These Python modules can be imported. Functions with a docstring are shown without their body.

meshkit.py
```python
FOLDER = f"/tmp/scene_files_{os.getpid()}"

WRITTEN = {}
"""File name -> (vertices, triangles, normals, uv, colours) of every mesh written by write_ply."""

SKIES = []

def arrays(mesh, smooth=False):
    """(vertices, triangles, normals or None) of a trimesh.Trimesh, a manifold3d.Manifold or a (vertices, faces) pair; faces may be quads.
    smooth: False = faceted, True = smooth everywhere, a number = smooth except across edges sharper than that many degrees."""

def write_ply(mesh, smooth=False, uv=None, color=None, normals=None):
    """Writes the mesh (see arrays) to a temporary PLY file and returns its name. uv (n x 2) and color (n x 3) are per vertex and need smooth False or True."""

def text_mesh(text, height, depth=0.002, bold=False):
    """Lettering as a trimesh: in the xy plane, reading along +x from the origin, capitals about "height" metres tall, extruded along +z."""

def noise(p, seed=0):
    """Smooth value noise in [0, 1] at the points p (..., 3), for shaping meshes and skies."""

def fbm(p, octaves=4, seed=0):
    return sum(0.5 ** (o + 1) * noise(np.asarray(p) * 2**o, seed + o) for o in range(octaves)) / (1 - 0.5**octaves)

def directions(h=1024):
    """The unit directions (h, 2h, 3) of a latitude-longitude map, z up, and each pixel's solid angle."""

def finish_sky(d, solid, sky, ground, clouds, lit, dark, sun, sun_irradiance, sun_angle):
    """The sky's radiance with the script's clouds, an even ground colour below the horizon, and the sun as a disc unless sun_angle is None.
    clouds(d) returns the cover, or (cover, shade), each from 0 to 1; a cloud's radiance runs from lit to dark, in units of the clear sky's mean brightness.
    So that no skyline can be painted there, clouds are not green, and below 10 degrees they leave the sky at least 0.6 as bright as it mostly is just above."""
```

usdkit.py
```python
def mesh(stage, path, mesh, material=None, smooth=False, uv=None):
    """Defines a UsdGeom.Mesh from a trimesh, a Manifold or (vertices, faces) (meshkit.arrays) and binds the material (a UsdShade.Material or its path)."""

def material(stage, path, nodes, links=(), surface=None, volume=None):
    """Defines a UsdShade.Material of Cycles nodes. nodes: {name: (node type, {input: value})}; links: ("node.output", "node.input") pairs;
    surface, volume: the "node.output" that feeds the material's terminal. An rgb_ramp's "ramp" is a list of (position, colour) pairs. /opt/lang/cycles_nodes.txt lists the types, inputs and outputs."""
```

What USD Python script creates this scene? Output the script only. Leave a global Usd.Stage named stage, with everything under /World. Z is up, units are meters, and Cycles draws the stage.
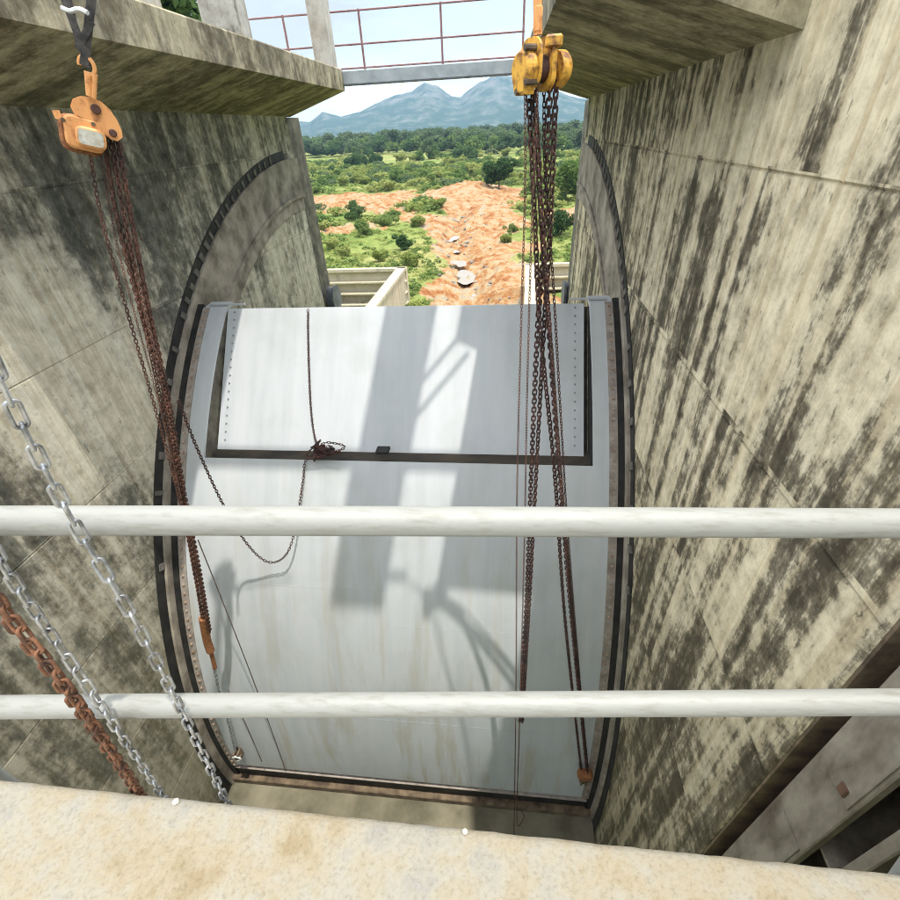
import math, random, numpy as np, trimesh, usdkit, meshkit
from pxr import Usd, UsdGeom, UsdLux, UsdShade, Gf, Sdf, Vt
from shapely.geometry import Polygon, Point, box as sbox
from shapely import affinity

stage = Usd.Stage.CreateInMemory()
UsdGeom.SetStageUpAxis(stage, 'Z'); UsdGeom.SetStageMetersPerUnit(stage, 1.0)
UsdGeom.Xform.Define(stage, '/World'); UsdGeom.Scope.Define(stage, '/World/Looks')
rng = np.random.default_rng(7); random.seed(7)

# ------------------------------------------------------------------ camera, sky, sun, exposure
FOC = 460.0 / 900.0
AX = np.array([0.99421966, -0.01858317, 0.10574468])
AY = np.array([0.09718923, 0.57429997, -0.81285534])
AZ = np.array([-0.04562374, 0.818434, 0.5727864])
BASIS = np.array([AX, AY, AZ])                    # world = BASIS @ camera coordinates; the eye is the origin
cam = UsdGeom.Camera.Define(stage, '/World/camera')
cam.CreateHorizontalApertureAttr(36.0); cam.CreateVerticalApertureAttr(36.0)
cam.CreateFocalLengthAttr(36.0 * FOC); cam.CreateClippingRangeAttr(Gf.Vec2f(0.05, 20000))
m4 = np.eye(4); m4[:3, :3] = BASIS.T
cam.AddTransformOp().Set(Gf.Matrix4d(*m4.ravel()))
cam.CreateExposureAttr(1.22)

SUN = np.array([0.19, -0.055, 1.0]); SUN /= np.linalg.norm(SUN)   # towards the sun
sun = UsdLux.DistantLight.Define(stage, '/World/sun')
sun.CreateIntensityAttr(0.52); sun.CreateAngleAttr(0.9); sun.CreateNormalizeAttr(True); sun.CreateColorAttr(Gf.Vec3f(1.0, 0.955, 0.88))
zax = SUN; xax = np.cross([0, 1, 0], zax); xax /= np.linalg.norm(xax); yax = np.cross(zax, xax)
ms = np.eye(4); ms[:3, :3] = np.array([xax, yax, zax]); sun.AddTransformOp().Set(Gf.Matrix4d(*ms.ravel()))
SKY_STRENGTH = 0.15
sky = UsdLux.DomeLight.Define(stage, '/World/sky')
skymat = usdkit.material(stage, '/World/Looks/sky_air', {
    'tc': ('texture_coordinate', {}),
    'map': ('mapping', {'scale': (1.0, 1.0, 3.0)}),
    'cl': ('noise_texture', {'scale': 2.3, 'detail': 9.0, 'roughness': 0.58, 'distortion': 0.3}),
    'cr': ('rgb_ramp', {'ramp': [(0.0, (0, 0, 0)), (0.32, (0.25, 0.25, 0.25)), (0.58, (0.9, 0.9, 0.9)), (1, (0.95, 0.95, 0.95))]}),
    'sky': ('sky_texture', {'sky_type': 'single_scattering', 'sun_disc': False, 'sun_elevation': math.asin(SUN[2]), 'sun_rotation': math.atan2(SUN[0], SUN[1]), 'aerosol_density': 1.0}),
    # added gradient: cloud brightened towards the zenith to light the shaded walls
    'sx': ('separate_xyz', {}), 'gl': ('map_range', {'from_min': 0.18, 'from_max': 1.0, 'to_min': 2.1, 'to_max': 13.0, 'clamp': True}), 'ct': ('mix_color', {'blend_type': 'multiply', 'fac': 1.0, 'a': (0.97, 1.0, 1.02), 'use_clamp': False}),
    'mx': ('mix_color', {}),
    'bg': ('background_shader', {'strength': SKY_STRENGTH})},
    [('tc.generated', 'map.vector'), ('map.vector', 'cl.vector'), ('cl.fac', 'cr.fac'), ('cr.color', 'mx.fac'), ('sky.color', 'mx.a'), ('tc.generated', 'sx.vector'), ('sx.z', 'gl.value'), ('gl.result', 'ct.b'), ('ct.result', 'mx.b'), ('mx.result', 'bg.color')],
    surface='bg.background')
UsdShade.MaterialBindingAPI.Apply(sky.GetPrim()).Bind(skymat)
sky.GetPrim().SetCustomDataByKey('kind', 'structure'); sky.GetPrim().SetCustomDataByKey('label', 'pale hazy daytime sky with thin white cloud')

# ------------------------------------------------------------------ helpers
USED = {}
def numbered(parent, name):
    k = USED.get((parent, name), 0); USED[(parent, name)] = k + 1
    return f'{parent}/{name}' if k == 0 else f'{parent}/{name}_{k:03d}'
def tag(p, label=None, cat=None, group=None, kind=None):
    for k, v in (('label', label), ('category', cat), ('group', group), ('kind', kind)):
        if v: p.SetCustomDataByKey(k, v)
    return p
def thing(name, label, cat, loc=(0, 0, 0), rz=0.0, group=None):
    x = UsdGeom.Xform.Define(stage, numbered('/World', name))
    x.AddTranslateOp().Set(Gf.Vec3d(*map(float, loc)))
    if rz: x.AddRotateZOp().Set(float(rz))
    return tag(x.GetPrim(), label, cat, group)
def obj(name, mesh, mat, parent=None, smooth=False, **kw):
    if isinstance(mesh, list): mesh = trimesh.util.concatenate(mesh)
    path = numbered(parent.GetPath().pathString if parent else '/World', name)
    m = usdkit.mesh(stage, path, mesh, M[mat], smooth=smooth)
    return tag(m.GetPrim(), **kw)
def copy_of(src, name, loc, rz=0.0, scale=1.0, label=None, group=None, cat=None):
    x = UsdGeom.Xform.Define(stage, numbered('/World', name))
    x.GetPrim().GetReferences().AddInternalReference(src.GetPath())
    x.ClearXformOpOrder()
    x.AddTranslateOp().Set(Gf.Vec3d(*map(float, loc))); x.AddRotateZOp().Set(float(rz))
    s = scale if np.ndim(scale) else (scale,) * 3
    x.AddScaleOp().Set(Gf.Vec3f(*map(float, s)))
    x.GetPrim().SetInstanceable(True)
    return tag(x.GetPrim(), label, cat, group)
def shift(prim, loc):
    UsdGeom.Xformable(prim).AddTranslateOp().Set(Gf.Vec3d(*map(float, loc)))
def at(px, py, ax, v):
    """The point on the vertical or horizontal plane axis = v that the photograph shows at pixel (px, py)."""
    r = BASIS @ np.array([(px - 450) / 460.0, -(py - 450) / 460.0, -1.0])
    return r / r['xyz'.index(ax)] * v
def bx(x0, x1, y0, y1, z0, z1, c=0.0):
    """A box with chamfered edges."""
    if c <= 0:
        b = trimesh.creation.box((x1 - x0, y1 - y0, z1 - z0)); b.apply_translation(((x0 + x1) / 2, (y0 + y1) / 2, (z0 + z1) / 2)); return b
    P = []
    for sx, sy, sz in np.ndindex(2, 2, 2):
        p = np.array([(x0, x1)[sx], (y0, y1)[sy], (z0, z1)[sz]]); d = np.array([1 - 2 * sx, 1 - 2 * sy, 1 - 2 * sz]) * c
        for k in range(3):
            e = d.copy(); e[k] = 0; P.append(p + e)
    return trimesh.convex.convex_hull(np.array(P))
def tube(a, b, r, n=12, r2=None):
    a, b = np.asarray(a, float), np.asarray(b, float)
    return sweep([a, b], r, n) if r2 is None else cone(a, b, r, r2, n)
def cone(a, b, r, r2, n=8):
    t = (b - a) / np.linalg.norm(b - a); u = np.cross(t, [0.3, 0.5, 0.81]); u /= np.linalg.norm(u); w = np.cross(t, u)
    k = np.arange(n) * 2 * np.pi / n; ring = np.cos(k)[:, None] * u + np.sin(k)[:, None] * w
    V = np.vstack([a + ring * r, b + ring * r2, [a], [b]]); F = []
    for i in range(n):
        j = (i + 1) % n; F += [(i, j, n + j), (i, n + j, n + i), (j, i, 2 * n), (n + i, n + j, 2 * n + 1)]
    return trimesh.Trimesh(V, F, process=False)
def spline(P, step):
    P = np.asarray(P, float)
    if len(P) == 2: Q = P
    else:
        Q = []; E = np.vstack([2 * P[0] - P[1], P, 2 * P[-1] - P[-2]])
        for i in range(1, len(E) - 2):
            for t in np.linspace(0, 1, 24, endpoint=False):
                a, b, c, d = E[i - 1:i + 3]
                Q.append(0.5 * ((2 * b) + (c - a) * t + (2 * a - 5 * b + 4 * c - d) * t * t + (3 * b - a - 3 * c + d) * t ** 3))
        Q.append(P[-1]); Q = np.array(Q)
    L = np.r_[0, np.cumsum(np.linalg.norm(np.diff(Q, axis=0), axis=1))]
    s = np.arange(0, max(L[-1], step * 1.01), step)
    return np.stack([np.interp(s, L, Q[:, k]) for k in range(3)], 1)
def sweep(P, r, n=10):
    P = np.asarray(P, float); T = np.gradient(P, axis=0); T /= np.linalg.norm(T, axis=1)[:, None]
    u = np.cross(T[0], [0.31, 0.52, 0.79]); u /= np.linalg.norm(u); V = []
    k = np.arange(n) * 2 * np.pi / n
    for p, t in zip(P, T):
        u = u - t * (u @ t); u /= np.linalg.norm(u); w = np.cross(t, u)
        V.append(p + r * (np.cos(k)[:, None] * u + np.sin(k)[:, None] * w))
    m = len(P); F = []
    for a in range(m - 1):
        for i in range(n):
            j = (i + 1) % n; F += [(a * n + i, a * n + j, a * n + n + j), (a * n + i, a * n + n + j, a * n + n + i)]
    V = np.vstack(V + [P[:1], P[-1:]])
    for i in range(n):
        j = (i + 1) % n; F += [(j, i, m * n), ((m - 1) * n + i, (m - 1) * n + j, m * n + 1)]
    return trimesh.Trimesh(V, F, process=False)
def link_mesh(pitch, d, w, n=12, k=6):
    """One chain link along x, its flat in the xz plane; links set one pitch apart just touch."""
    r = (w - d) / 2; c = max((pitch + d) / 2 - r, 0.0)
    th = np.arange(n) * 2 * np.pi / n + np.pi / n
    ctr = np.where(np.cos(th) > 0, c, -c)
    P = np.stack([ctr + r * np.cos(th), 0 * th, r * np.sin(th)], 1); N = np.stack([np.cos(th), 0 * th, np.sin(th)], 1)
    ph = np.arange(k) * 2 * np.pi / k
    V = (P[:, None] + d / 2 * (np.cos(ph)[None, :, None] * N[:, None] + np.sin(ph)[None, :, None] * np.array([0, 1.0, 0]))).reshape(-1, 3); F = []
    for a in range(n):
        b = (a + 1) % n
        for i in range(k):
            j = (i + 1) % k; F += [(a * k + i, b * k + j, a * k + j), (a * k + i, b * k + i, b * k + j)]
    return V, np.array(F)
def link_frames(path, pitch, roll=0.4, wob=0.12, seed=1):
    g = np.random.default_rng(seed); P = spline(path, pitch); C = (P[1:] + P[:-1]) / 2; T = P[1:] - P[:-1]; T /= np.linalg.norm(T, axis=1)[:, None]
    out = []
    for i, (c, t) in enumerate(zip(C, T)):
        u = np.cross(t, [0.2, 1.0, 0.1]) if abs(t[1]) < 0.95 else np.cross(t, [1.0, 0, 0]); u /= np.linalg.norm(u); w = np.cross(t, u)
        a = roll + (i % 2) * np.pi / 2 + g.normal(0, wob)
        y = np.cos(a) * u + np.sin(a) * w
        out.append((c, np.array([t, y, np.cross(t, y)])))
    return out
def chain(path, pitch, d, w, roll=0.4, seed=1, n=10, k=5):
    V, F = link_mesh(pitch, d, w, n, k); VV, FF = [], []
    for i, (c, R) in enumerate(link_frames(path, pitch, roll, seed=seed)):
        VV.append(V @ R + c); FF.append(F + i * len(V))
    return trimesh.Trimesh(np.vstack(VV), np.vstack(FF), process=False)
def prism(poly, depth, o, u, v, n, c=0.0):
    """A polygon drawn in the frame (u, v) at o, extruded along n; c chamfers the far edge."""
    u, v, n = (np.asarray(a, float) / np.linalg.norm(a) for a in (u, v, n))
    if c > 0:
        low = trimesh.creation.extrude_polygon(poly, depth - c, engine='earcut')
        inner = poly.buffer(-c, join_style=1)
        pts = [np.c_[np.array(poly.exterior.coords)[:-1], np.full(len(poly.exterior.coords) - 1, depth - c)], np.c_[np.array(inner.exterior.coords)[:-1], np.full(len(inner.exterior.coords) - 1, depth)]]
        parts = [low]
        if poly.convex_hull.area < poly.area * 1.02: parts = [trimesh.convex.convex_hull(np.vstack([np.c_[np.array(poly.exterior.coords)[:-1], np.zeros(len(poly.exterior.coords) - 1)]] + pts))]
        m = trimesh.util.concatenate(parts)
    else:
        m = trimesh.creation.extrude_polygon(poly, depth, engine='earcut')
    m.vertices = m.vertices @ np.array([u, v, n]) + np.asarray(o, float)
    if np.dot(np.cross(u, v), n) < 0: m.invert()
    return m
def rrect(w, h, r): return sbox(-w / 2 + r, -h / 2 + r, w / 2 - r, h / 2 - r).buffer(r, quad_segs=4)

# ------------------------------------------------------------------ materials
M = {}
def mat(name, nodes, links, surface='p.BSDF', volume=None): M[name] = usdkit.material(stage, '/World/Looks/' + name, nodes, links, surface, volume)
def simple(name, c1, c2, scale=6.0, rough=0.6, metal=0.0, bump=0.0, lo=0.35, hi=0.65, stretch=(1, 1, 1), detail=6.0, bscale=None, bdist=0.01, spec=0.5):
    N = {'g': ('geometry', {}), 'm': ('mapping', {'scale': stretch}), 'n': ('noise_texture', {'scale': scale, 'detail': detail, 'roughness': 0.6}),
         'r': ('rgb_ramp', {'ramp': [(0, c1), (lo, c1), (hi, c2), (1, c2)]}), 'p': ('principled_bsdf', {'roughness': rough, 'metallic': metal, 'specular_ior_level': spec})}
    L = [('g.position', 'm.vector'), ('m.vector', 'n.vector'), ('n.fac', 'r.fac'), ('r.color', 'p.base_color')]
    if bump:
        N['bn'] = ('noise_texture', {'scale': bscale or scale * 4, 'detail': 5.0}); N['b'] = ('bump', {'strength': bump, 'distance': bdist})
        L += [('g.position', 'bn.vector'), ('bn.fac', 'b.height'), ('b.normal', 'p.normal')]
    mat(name, N, L)

def stained(name, light1, light2, dark, green, seed=0.0, sy=2.6, sx=0.6, sz=0.055, lift=1.55, level=0.5, width=0.012, blot=0.26, fine=0.34, pale=None, board=0.35):
    """Old shuttered concrete: cream ground, dark ragged run-down stains that start anew at each lift, lichen blotches, form-board lines."""
    N = {
        'g': ('geometry', {}), 'xyz': ('separate_xyz', {}),
        'zd': ('math', {'math_type': 'divide', 'value2': lift}), 'zo': ('math', {'math_type': 'add', 'value2': 0.19}), 'zf': ('math', {'math_type': 'floor'}),
        'zk': ('math', {'math_type': 'multiply', 'value2': 0.55}), 'zs': ('math', {'math_type': 'multiply', 'value2': sz}), 'za': ('math', {'math_type': 'add'}),
        'ys': ('math', {'math_type': 'multiply', 'value2': sy}), 'xs': ('math', {'math_type': 'multiply_add', 'value2': sx, 'value3': seed}),
        'cv': ('combine_xyz', {}),
        'st': ('noise_texture', {'scale': 1.0, 'detail': 9.0, 'roughness': 0.56, 'distortion': 0.15}),
        'bl': ('noise_texture', {'scale': 0.8, 'detail': 11.0, 'roughness': 0.68}),
        'fi': ('noise_texture', {'scale': 5.5, 'detail': 10.0, 'roughness': 0.72}),
        't2': ('noise_texture', {'scale': 2.7, 'detail': 8.0, 'roughness': 0.6}), 's0': ('math', {'math_type': 'multiply', 'value2': fine}), 's1': ('math', {'math_type': 'multiply_add', 'value2': 1.0 - blot - fine}), 's2': ('math', {'math_type': 'multiply_add', 'value2': blot}),
        's3': ('math', {'math_type': 'multiply_add', 'value2': 0.22}), 's4': ('math', {'math_type': 'multiply_add', 'value2': 0.16}), 's5': ('math', {'math_type': 'subtract', 'value2': 0.16}), 'fm': ('mapping', {'scale': (1.0, 1.0, 0.42)}), 'ff': ('noise_texture', {'scale': 21.0, 'detail': 6.0, 'roughness': 0.7}),
        'rm': ('rgb_ramp', {'ramp': [(0, (1, 1, 1)), (level + 0.05 - width * 6, (0.97,) * 3), (level + 0.05 - width * 2, (0.80,) * 3), (level + 0.05 - width, (0.66,) * 3), (level + 0.05 + width * 0.6, (0.34,) * 3), (level + 0.05 + width * 3, (0.20,) * 3), (level + 0.125, (0.06,) * 3), (level + 0.17, (0, 0, 0)), (1, (0, 0, 0))]}),
        'lr': ('rgb_ramp', {'ramp': [(0, light2), (0.38, light2), (0.6, light1), (1, light1)]}),
        'dr': ('rgb_ramp', {'ramp': [(0, dark), (0.4, dark), (0.62, tuple(np.array(dark) * 1.9 + 0.012)), (1, tuple(np.array(dark) * 2.2 + 0.02))]}),
        'mx': ('mix_color', {}), 'fk': ('rgb_ramp', {'ramp': [(0, (0, 0, 0)), (0.60, (0, 0, 0)), (0.66, (0.62, 0.62, 0.62)), (1, (0.8, 0.8, 0.8))]}), 'fd': ('rgb_ramp', {'ramp': [(0, (0.62, 0.62, 0.62)), (0.33, (0.5, 0.5, 0.5)), (0.385, (0, 0, 0)), (1, (0, 0, 0))]}),
        'k1': ('mix_color', {'b': tuple(np.array(light2) * 0.62)}), 'k2': ('mix_color', {'b': tuple(np.array(dark) * 1.6)}),
        # fine vertical runs, brownish
        'fv': ('combine_xyz', {}), 'fy': ('math', {'math_type': 'multiply', 'value2': 13.0}), 'fz': ('math', {'math_type': 'multiply', 'value2': 0.35}),
        'fn': ('noise_texture', {'scale': 1.0, 'detail': 5.0, 'roughness': 0.6}), 'fr': ('rgb_ramp', {'ramp': [(0, (0.5, 0.42, 0.33)), (0.4, (0.78, 0.73, 0.66)), (0.53, (1, 1, 1)), (1, (1, 1, 1))]}),
        'mf': ('mix_color', {'blend_type': 'multiply', 'fac': 0.75}),
        # olive tone, mixed in more strongly towards the foot
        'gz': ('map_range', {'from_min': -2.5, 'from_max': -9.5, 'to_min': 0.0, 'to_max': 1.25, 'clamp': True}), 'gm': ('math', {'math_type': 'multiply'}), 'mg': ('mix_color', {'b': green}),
        'sp': ('noise_texture', {'scale': 38.0, 'detail': 4.0, 'roughness': 0.7}), 'bm': ('math', {'math_type': 'multiply_add', 'value2': 0.35}),
        'b': ('bump', {'strength': 0.55, 'distance': 0.012}),
        'p': ('principled_bsdf', {'roughness': 0.88, 'specular_ior_level': 0.25})}
    L = [('g.position', 'xyz.vector'), ('xyz.z', 'zd.value1'), ('zd.value', 'zo.value1'), ('zo.value', 'zf.value1'), ('zf.value', 'zk.value1'), ('xyz.z', 'zs.value1'), ('zs.value', 'za.value1'), ('zk.value', 'za.value2'),
         ('xyz.y', 'ys.value1'), ('xyz.x', 'xs.value1'), ('xs.value', 'cv.x'), ('ys.value', 'cv.y'), ('za.value', 'cv.z'), ('cv.vector', 'st.vector'),
         ('g.position', 'bl.vector'), ('g.position', 'fi.vector'), ('cv.vector', 't2.vector'), ('t2.fac', 's0.value1'), ('s0.value', 's1.value3'), ('st.fac', 's1.value1'), ('bl.fac', 's2.value1'), ('s1.value', 's2.value3'), ('fi.fac', 's3.value1'), ('s2.value', 's3.value3'), ('g.position', 'fm.vector'), ('fm.vector', 'ff.vector'), ('ff.fac', 's4.value1'), ('s3.value', 's4.value3'), ('s4.value', 's5.value1'),
         ('fi.fac', 'lr.fac'), ('fi.fac', 'dr.fac'), ('ff.fac', 'fk.fac'), ('ff.fac', 'fd.fac'), ('dr.color', 'k1.a'), ('fk.color', 'k1.fac'), ('lr.color', 'k2.a'), ('fd.color', 'k2.fac'), ('k2.result', 'mx.a'), ('k1.result', 'mx.b'),
         ('xyz.y', 'fy.value1'), ('xyz.z', 'fz.value1'), ('xs.value', 'fv.x'), ('fy.value', 'fv.y'), ('fz.value', 'fv.z'), ('fv.vector', 'fn.vector'), ('fn.fac', 'fr.fac'),
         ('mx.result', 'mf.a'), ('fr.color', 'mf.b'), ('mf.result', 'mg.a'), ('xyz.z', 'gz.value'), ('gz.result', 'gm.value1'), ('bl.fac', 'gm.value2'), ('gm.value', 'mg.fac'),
         ('mg.result', 'p.base_color'), ('g.position', 'sp.vector'), ('sp.fac', 'bm.value1'), ('fi.fac', 'bm.value3'), ('bm.value', 'b.height'), ('b.normal', 'p.normal')]
    src = 's5.value'
    for i, (c, rad, amt) in enumerate(pale or []):       # weathering patches with their own place on the wall: + lighter, - darker
        N[f'pv{i}'] = ('vector_math', {'vector_math_type': 'subtract', 'vector2': c}); N[f'ps{i}'] = ('vector_math', {'vector_math_type': 'divide', 'vector2': rad}); N[f'pl{i}'] = ('vector_math', {'vector_math_type': 'length'})
        for q in ('pv', 'ps', 'pl'): N[f'{q}{i}'][1]['math_type'] = N[f'{q}{i}'][1].pop('vector_math_type')
        N[f'pm{i}'] = ('map_range', {'from_min': 0.45, 'from_max': 1.15, 'to_min': amt, 'to_max': 0.0, 'clamp': True}); N[f'pa{i}'] = ('math', {'math_type': 'add'})
        L += [('g.position', f'pv{i}.vector1'), (f'pv{i}.vector', f'ps{i}.vector1'), (f'ps{i}.vector', f'pl{i}.vector1'), (f'pl{i}.value', f'pm{i}.value'), (f'pm{i}.result', f'pa{i}.value1'), (src, f'pa{i}.value2')]
        src = f'pa{i}.value'
    L += [(src, 'rm.fac'), ('rm.color', 'mx.fac')]
    mat(name, N, L)

CREAM1, CREAM2, DARK, GREEN = (0.72, 0.63, 0.44), (0.54, 0.465, 0.315), (0.038, 0.031, 0.018), (0.085, 0.080, 0.035)
stained('pier_concrete_right', CREAM1, CREAM2, DARK, GREEN, seed=3.1, level=0.492, pale=[((1.7, 2.2, 0.1), (1, 0.8, 0.5), 0.05), ((1.7, 2.1, -0.9), (1, 1.0, 0.8), 0.05), ((1.7, 4.6, -0.25), (1, 1.2, 0.35), 0.08), ((1.7, 3.1, 0.5), (1, 0.9, 0.9), 0.06)])
stained('pier_concrete_left', (0.64, 0.59, 0.46), (0.46, 0.42, 0.32), (0.036, 0.037, 0.030), GREEN, seed=11.7, sy=2.0, level=0.462, blot=0.38, fine=0.24, width=0.026,
        pale=[((-4.79, 4.4, -2.2), (1, 1.25, 1.5), 0.16), ((-4.79, 7.0, -0.7), (1, 3.0, 1.5), -0.07), ((-4.79, 2.2, -4.5), (1, 1.2, 3.0), -0.05), ((-4.79, 10.8, -2.4), (1, 1.6, 1.7), 0.035)])
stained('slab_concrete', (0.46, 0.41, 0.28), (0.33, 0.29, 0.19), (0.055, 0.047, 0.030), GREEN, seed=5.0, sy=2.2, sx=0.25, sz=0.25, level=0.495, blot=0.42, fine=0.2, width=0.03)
stained('column_concrete', (0.48, 0.46, 0.41), (0.38, 0.36, 0.31), (0.12, 0.115, 0.095), GREEN, seed=8.0, level=0.40)
stained('training_concrete', (0.60, 0.53, 0.39), (0.50, 0.43, 0.30), (0.16, 0.135, 0.085), (0.40, 0.35, 0.24), seed=2.0, level=0.43)
simple('guide_steel', (0.12, 0.098, 0.072), (0.35, 0.305, 0.24), 2.6, 0.85, bump=0.6, detail=12, lo=0.36, hi=0.64)
simple('sill_concrete', (0.09, 0.082, 0.05), (0.21, 0.19, 0.13), 1.4, 0.9, bump=0.4, detail=10, bscale=18)  # sill colour darkened evenly all over
mat('kerb_concrete', {
    'g': ('geometry', {}), 'n': ('noise_texture', {'scale': 9.0, 'detail': 10.0, 'roughness': 0.68}), 'n2': ('noise_texture', {'scale': 85.0, 'detail': 8.0, 'roughness': 0.75}), 'n3': ('noise_texture', {'scale': 2.5, 'detail': 6.0, 'roughness': 0.6}),
    'r': ('rgb_ramp', {'ramp': [(0, (0.19, 0.145, 0.085)), (0.38, (0.285, 0.23, 0.145)), (0.45, (0.33, 0.285, 0.20)), (0.53, (0.335, 0.31, 0.25)), (0.60, (0.285, 0.275, 0.24)), (0.66, (0.34, 0.33, 0.295)), (1, (0.36, 0.35, 0.32))]}),
    'r2': ('rgb_ramp', {'ramp': [(0, (0.35, 0.33, 0.28)), (0.36, (0.62, 0.59, 0.54)), (0.49, (0.93, 0.93, 0.92)), (0.62, (1.0, 1.0, 1.0)), (1, (1.12, 1.12, 1.12))]}), 'mx': ('mix_color', {'blend_type': 'multiply', 'fac': 0.6}),
    'av': ('math', {'math_type': 'multiply_add', 'value2': 0.5}), 'a2': ('math', {'math_type': 'multiply', 'value2': 0.5}),
    'h': ('math', {'math_type': 'multiply_add', 'value2': 0.45}), 'b': ('bump', {'strength': 1.0, 'distance': 0.012}), 'p': ('principled_bsdf', {'roughness': 0.92, 'specular_ior_level': 0.2})},
    [('g.position', 'n.vector'), ('g.position', 'n2.vector'), ('g.position', 'n3.vector'), ('n3.fac', 'a2.value1'), ('n.fac', 'av.value1'), ('a2.value', 'av.value3'), ('av.value', 'r.fac'), ('n2.fac', 'r2.fac'), ('r.color', 'mx.a'), ('r2.color', 'mx.b'), ('mx.result', 'p.base_color'),
     ('n2.fac', 'h.value1'), ('n.fac', 'h.value3'), ('h.value', 'b.height'), ('b.normal', 'p.normal')])
mat('gate_paint', {
    'g': ('geometry', {}), 'm': ('mapping', {'scale': (5.0, 0.5, 0.5)}), 'n': ('noise_texture', {'scale': 1.0, 'detail': 7.0, 'roughness': 0.6}), 'n2': ('noise_texture', {'scale': 1.1, 'detail': 8.0, 'roughness': 0.62}),
    'r': ('rgb_ramp', {'ramp': [(0, (0.375, 0.395, 0.405)), (0.36, (0.42, 0.44, 0.45)), (0.5, (0.45, 0.468, 0.476)), (0.66, (0.475, 0.49, 0.495)), (1, (0.5, 0.51, 0.512))]}),
    'r2': ('rgb_ramp', {'ramp': [(0, (0.86, 0.85, 0.8)), (0.38, (0.93, 0.93, 0.91)), (0.52, (1, 1, 1)), (1, (1, 1, 1))]}), 'mx': ('mix_color', {'blend_type': 'multiply', 'fac': 1.0}),
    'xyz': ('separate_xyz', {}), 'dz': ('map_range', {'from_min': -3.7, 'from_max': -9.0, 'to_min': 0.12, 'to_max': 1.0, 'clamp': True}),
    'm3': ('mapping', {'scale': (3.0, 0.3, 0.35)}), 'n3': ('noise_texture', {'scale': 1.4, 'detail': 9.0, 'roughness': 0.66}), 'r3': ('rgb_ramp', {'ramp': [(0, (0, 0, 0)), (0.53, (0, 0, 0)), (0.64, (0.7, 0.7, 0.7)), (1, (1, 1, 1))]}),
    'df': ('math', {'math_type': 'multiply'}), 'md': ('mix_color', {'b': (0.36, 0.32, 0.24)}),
    'b': ('bump', {'strength': 0.12, 'distance': 0.01}), 'p': ('principled_bsdf', {'roughness': 0.42, 'specular_ior_level': 0.4})},
    [('g.position', 'm.vector'), ('m.vector', 'n.vector'), ('g.position', 'n2.vector'), ('n.fac', 'r.fac'), ('n2.fac', 'r2.fac'), ('r.color', 'mx.a'), ('r2.color', 'mx.b'), ('mx.result', 'md.a'),
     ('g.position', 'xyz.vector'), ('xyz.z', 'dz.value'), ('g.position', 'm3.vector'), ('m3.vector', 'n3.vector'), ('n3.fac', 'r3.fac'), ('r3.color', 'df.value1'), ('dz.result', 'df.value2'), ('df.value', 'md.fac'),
     ('md.result', 'p.base_color'), ('n2.fac', 'b.height'), ('b.normal', 'p.normal')])
simple('galvanised_rail', (0.205, 0.20, 0.168), (0.265, 0.265, 0.238), 55, 0.55, metal=0.05, bump=0.3, detail=10, lo=0.30, hi=0.50, stretch=(0.22, 1.2, 1.2), bscale=55, bdist=0.003)
simple('galvanised_chain', (0.20, 0.20, 0.20), (0.52, 0.53, 0.53), 30, 0.35, metal=0.75)
simple('rust_bright', (0.13, 0.045, 0.018), (0.36, 0.15, 0.05), 40, 0.85, bump=0.6, bscale=150, bdist=0.003)
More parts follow.
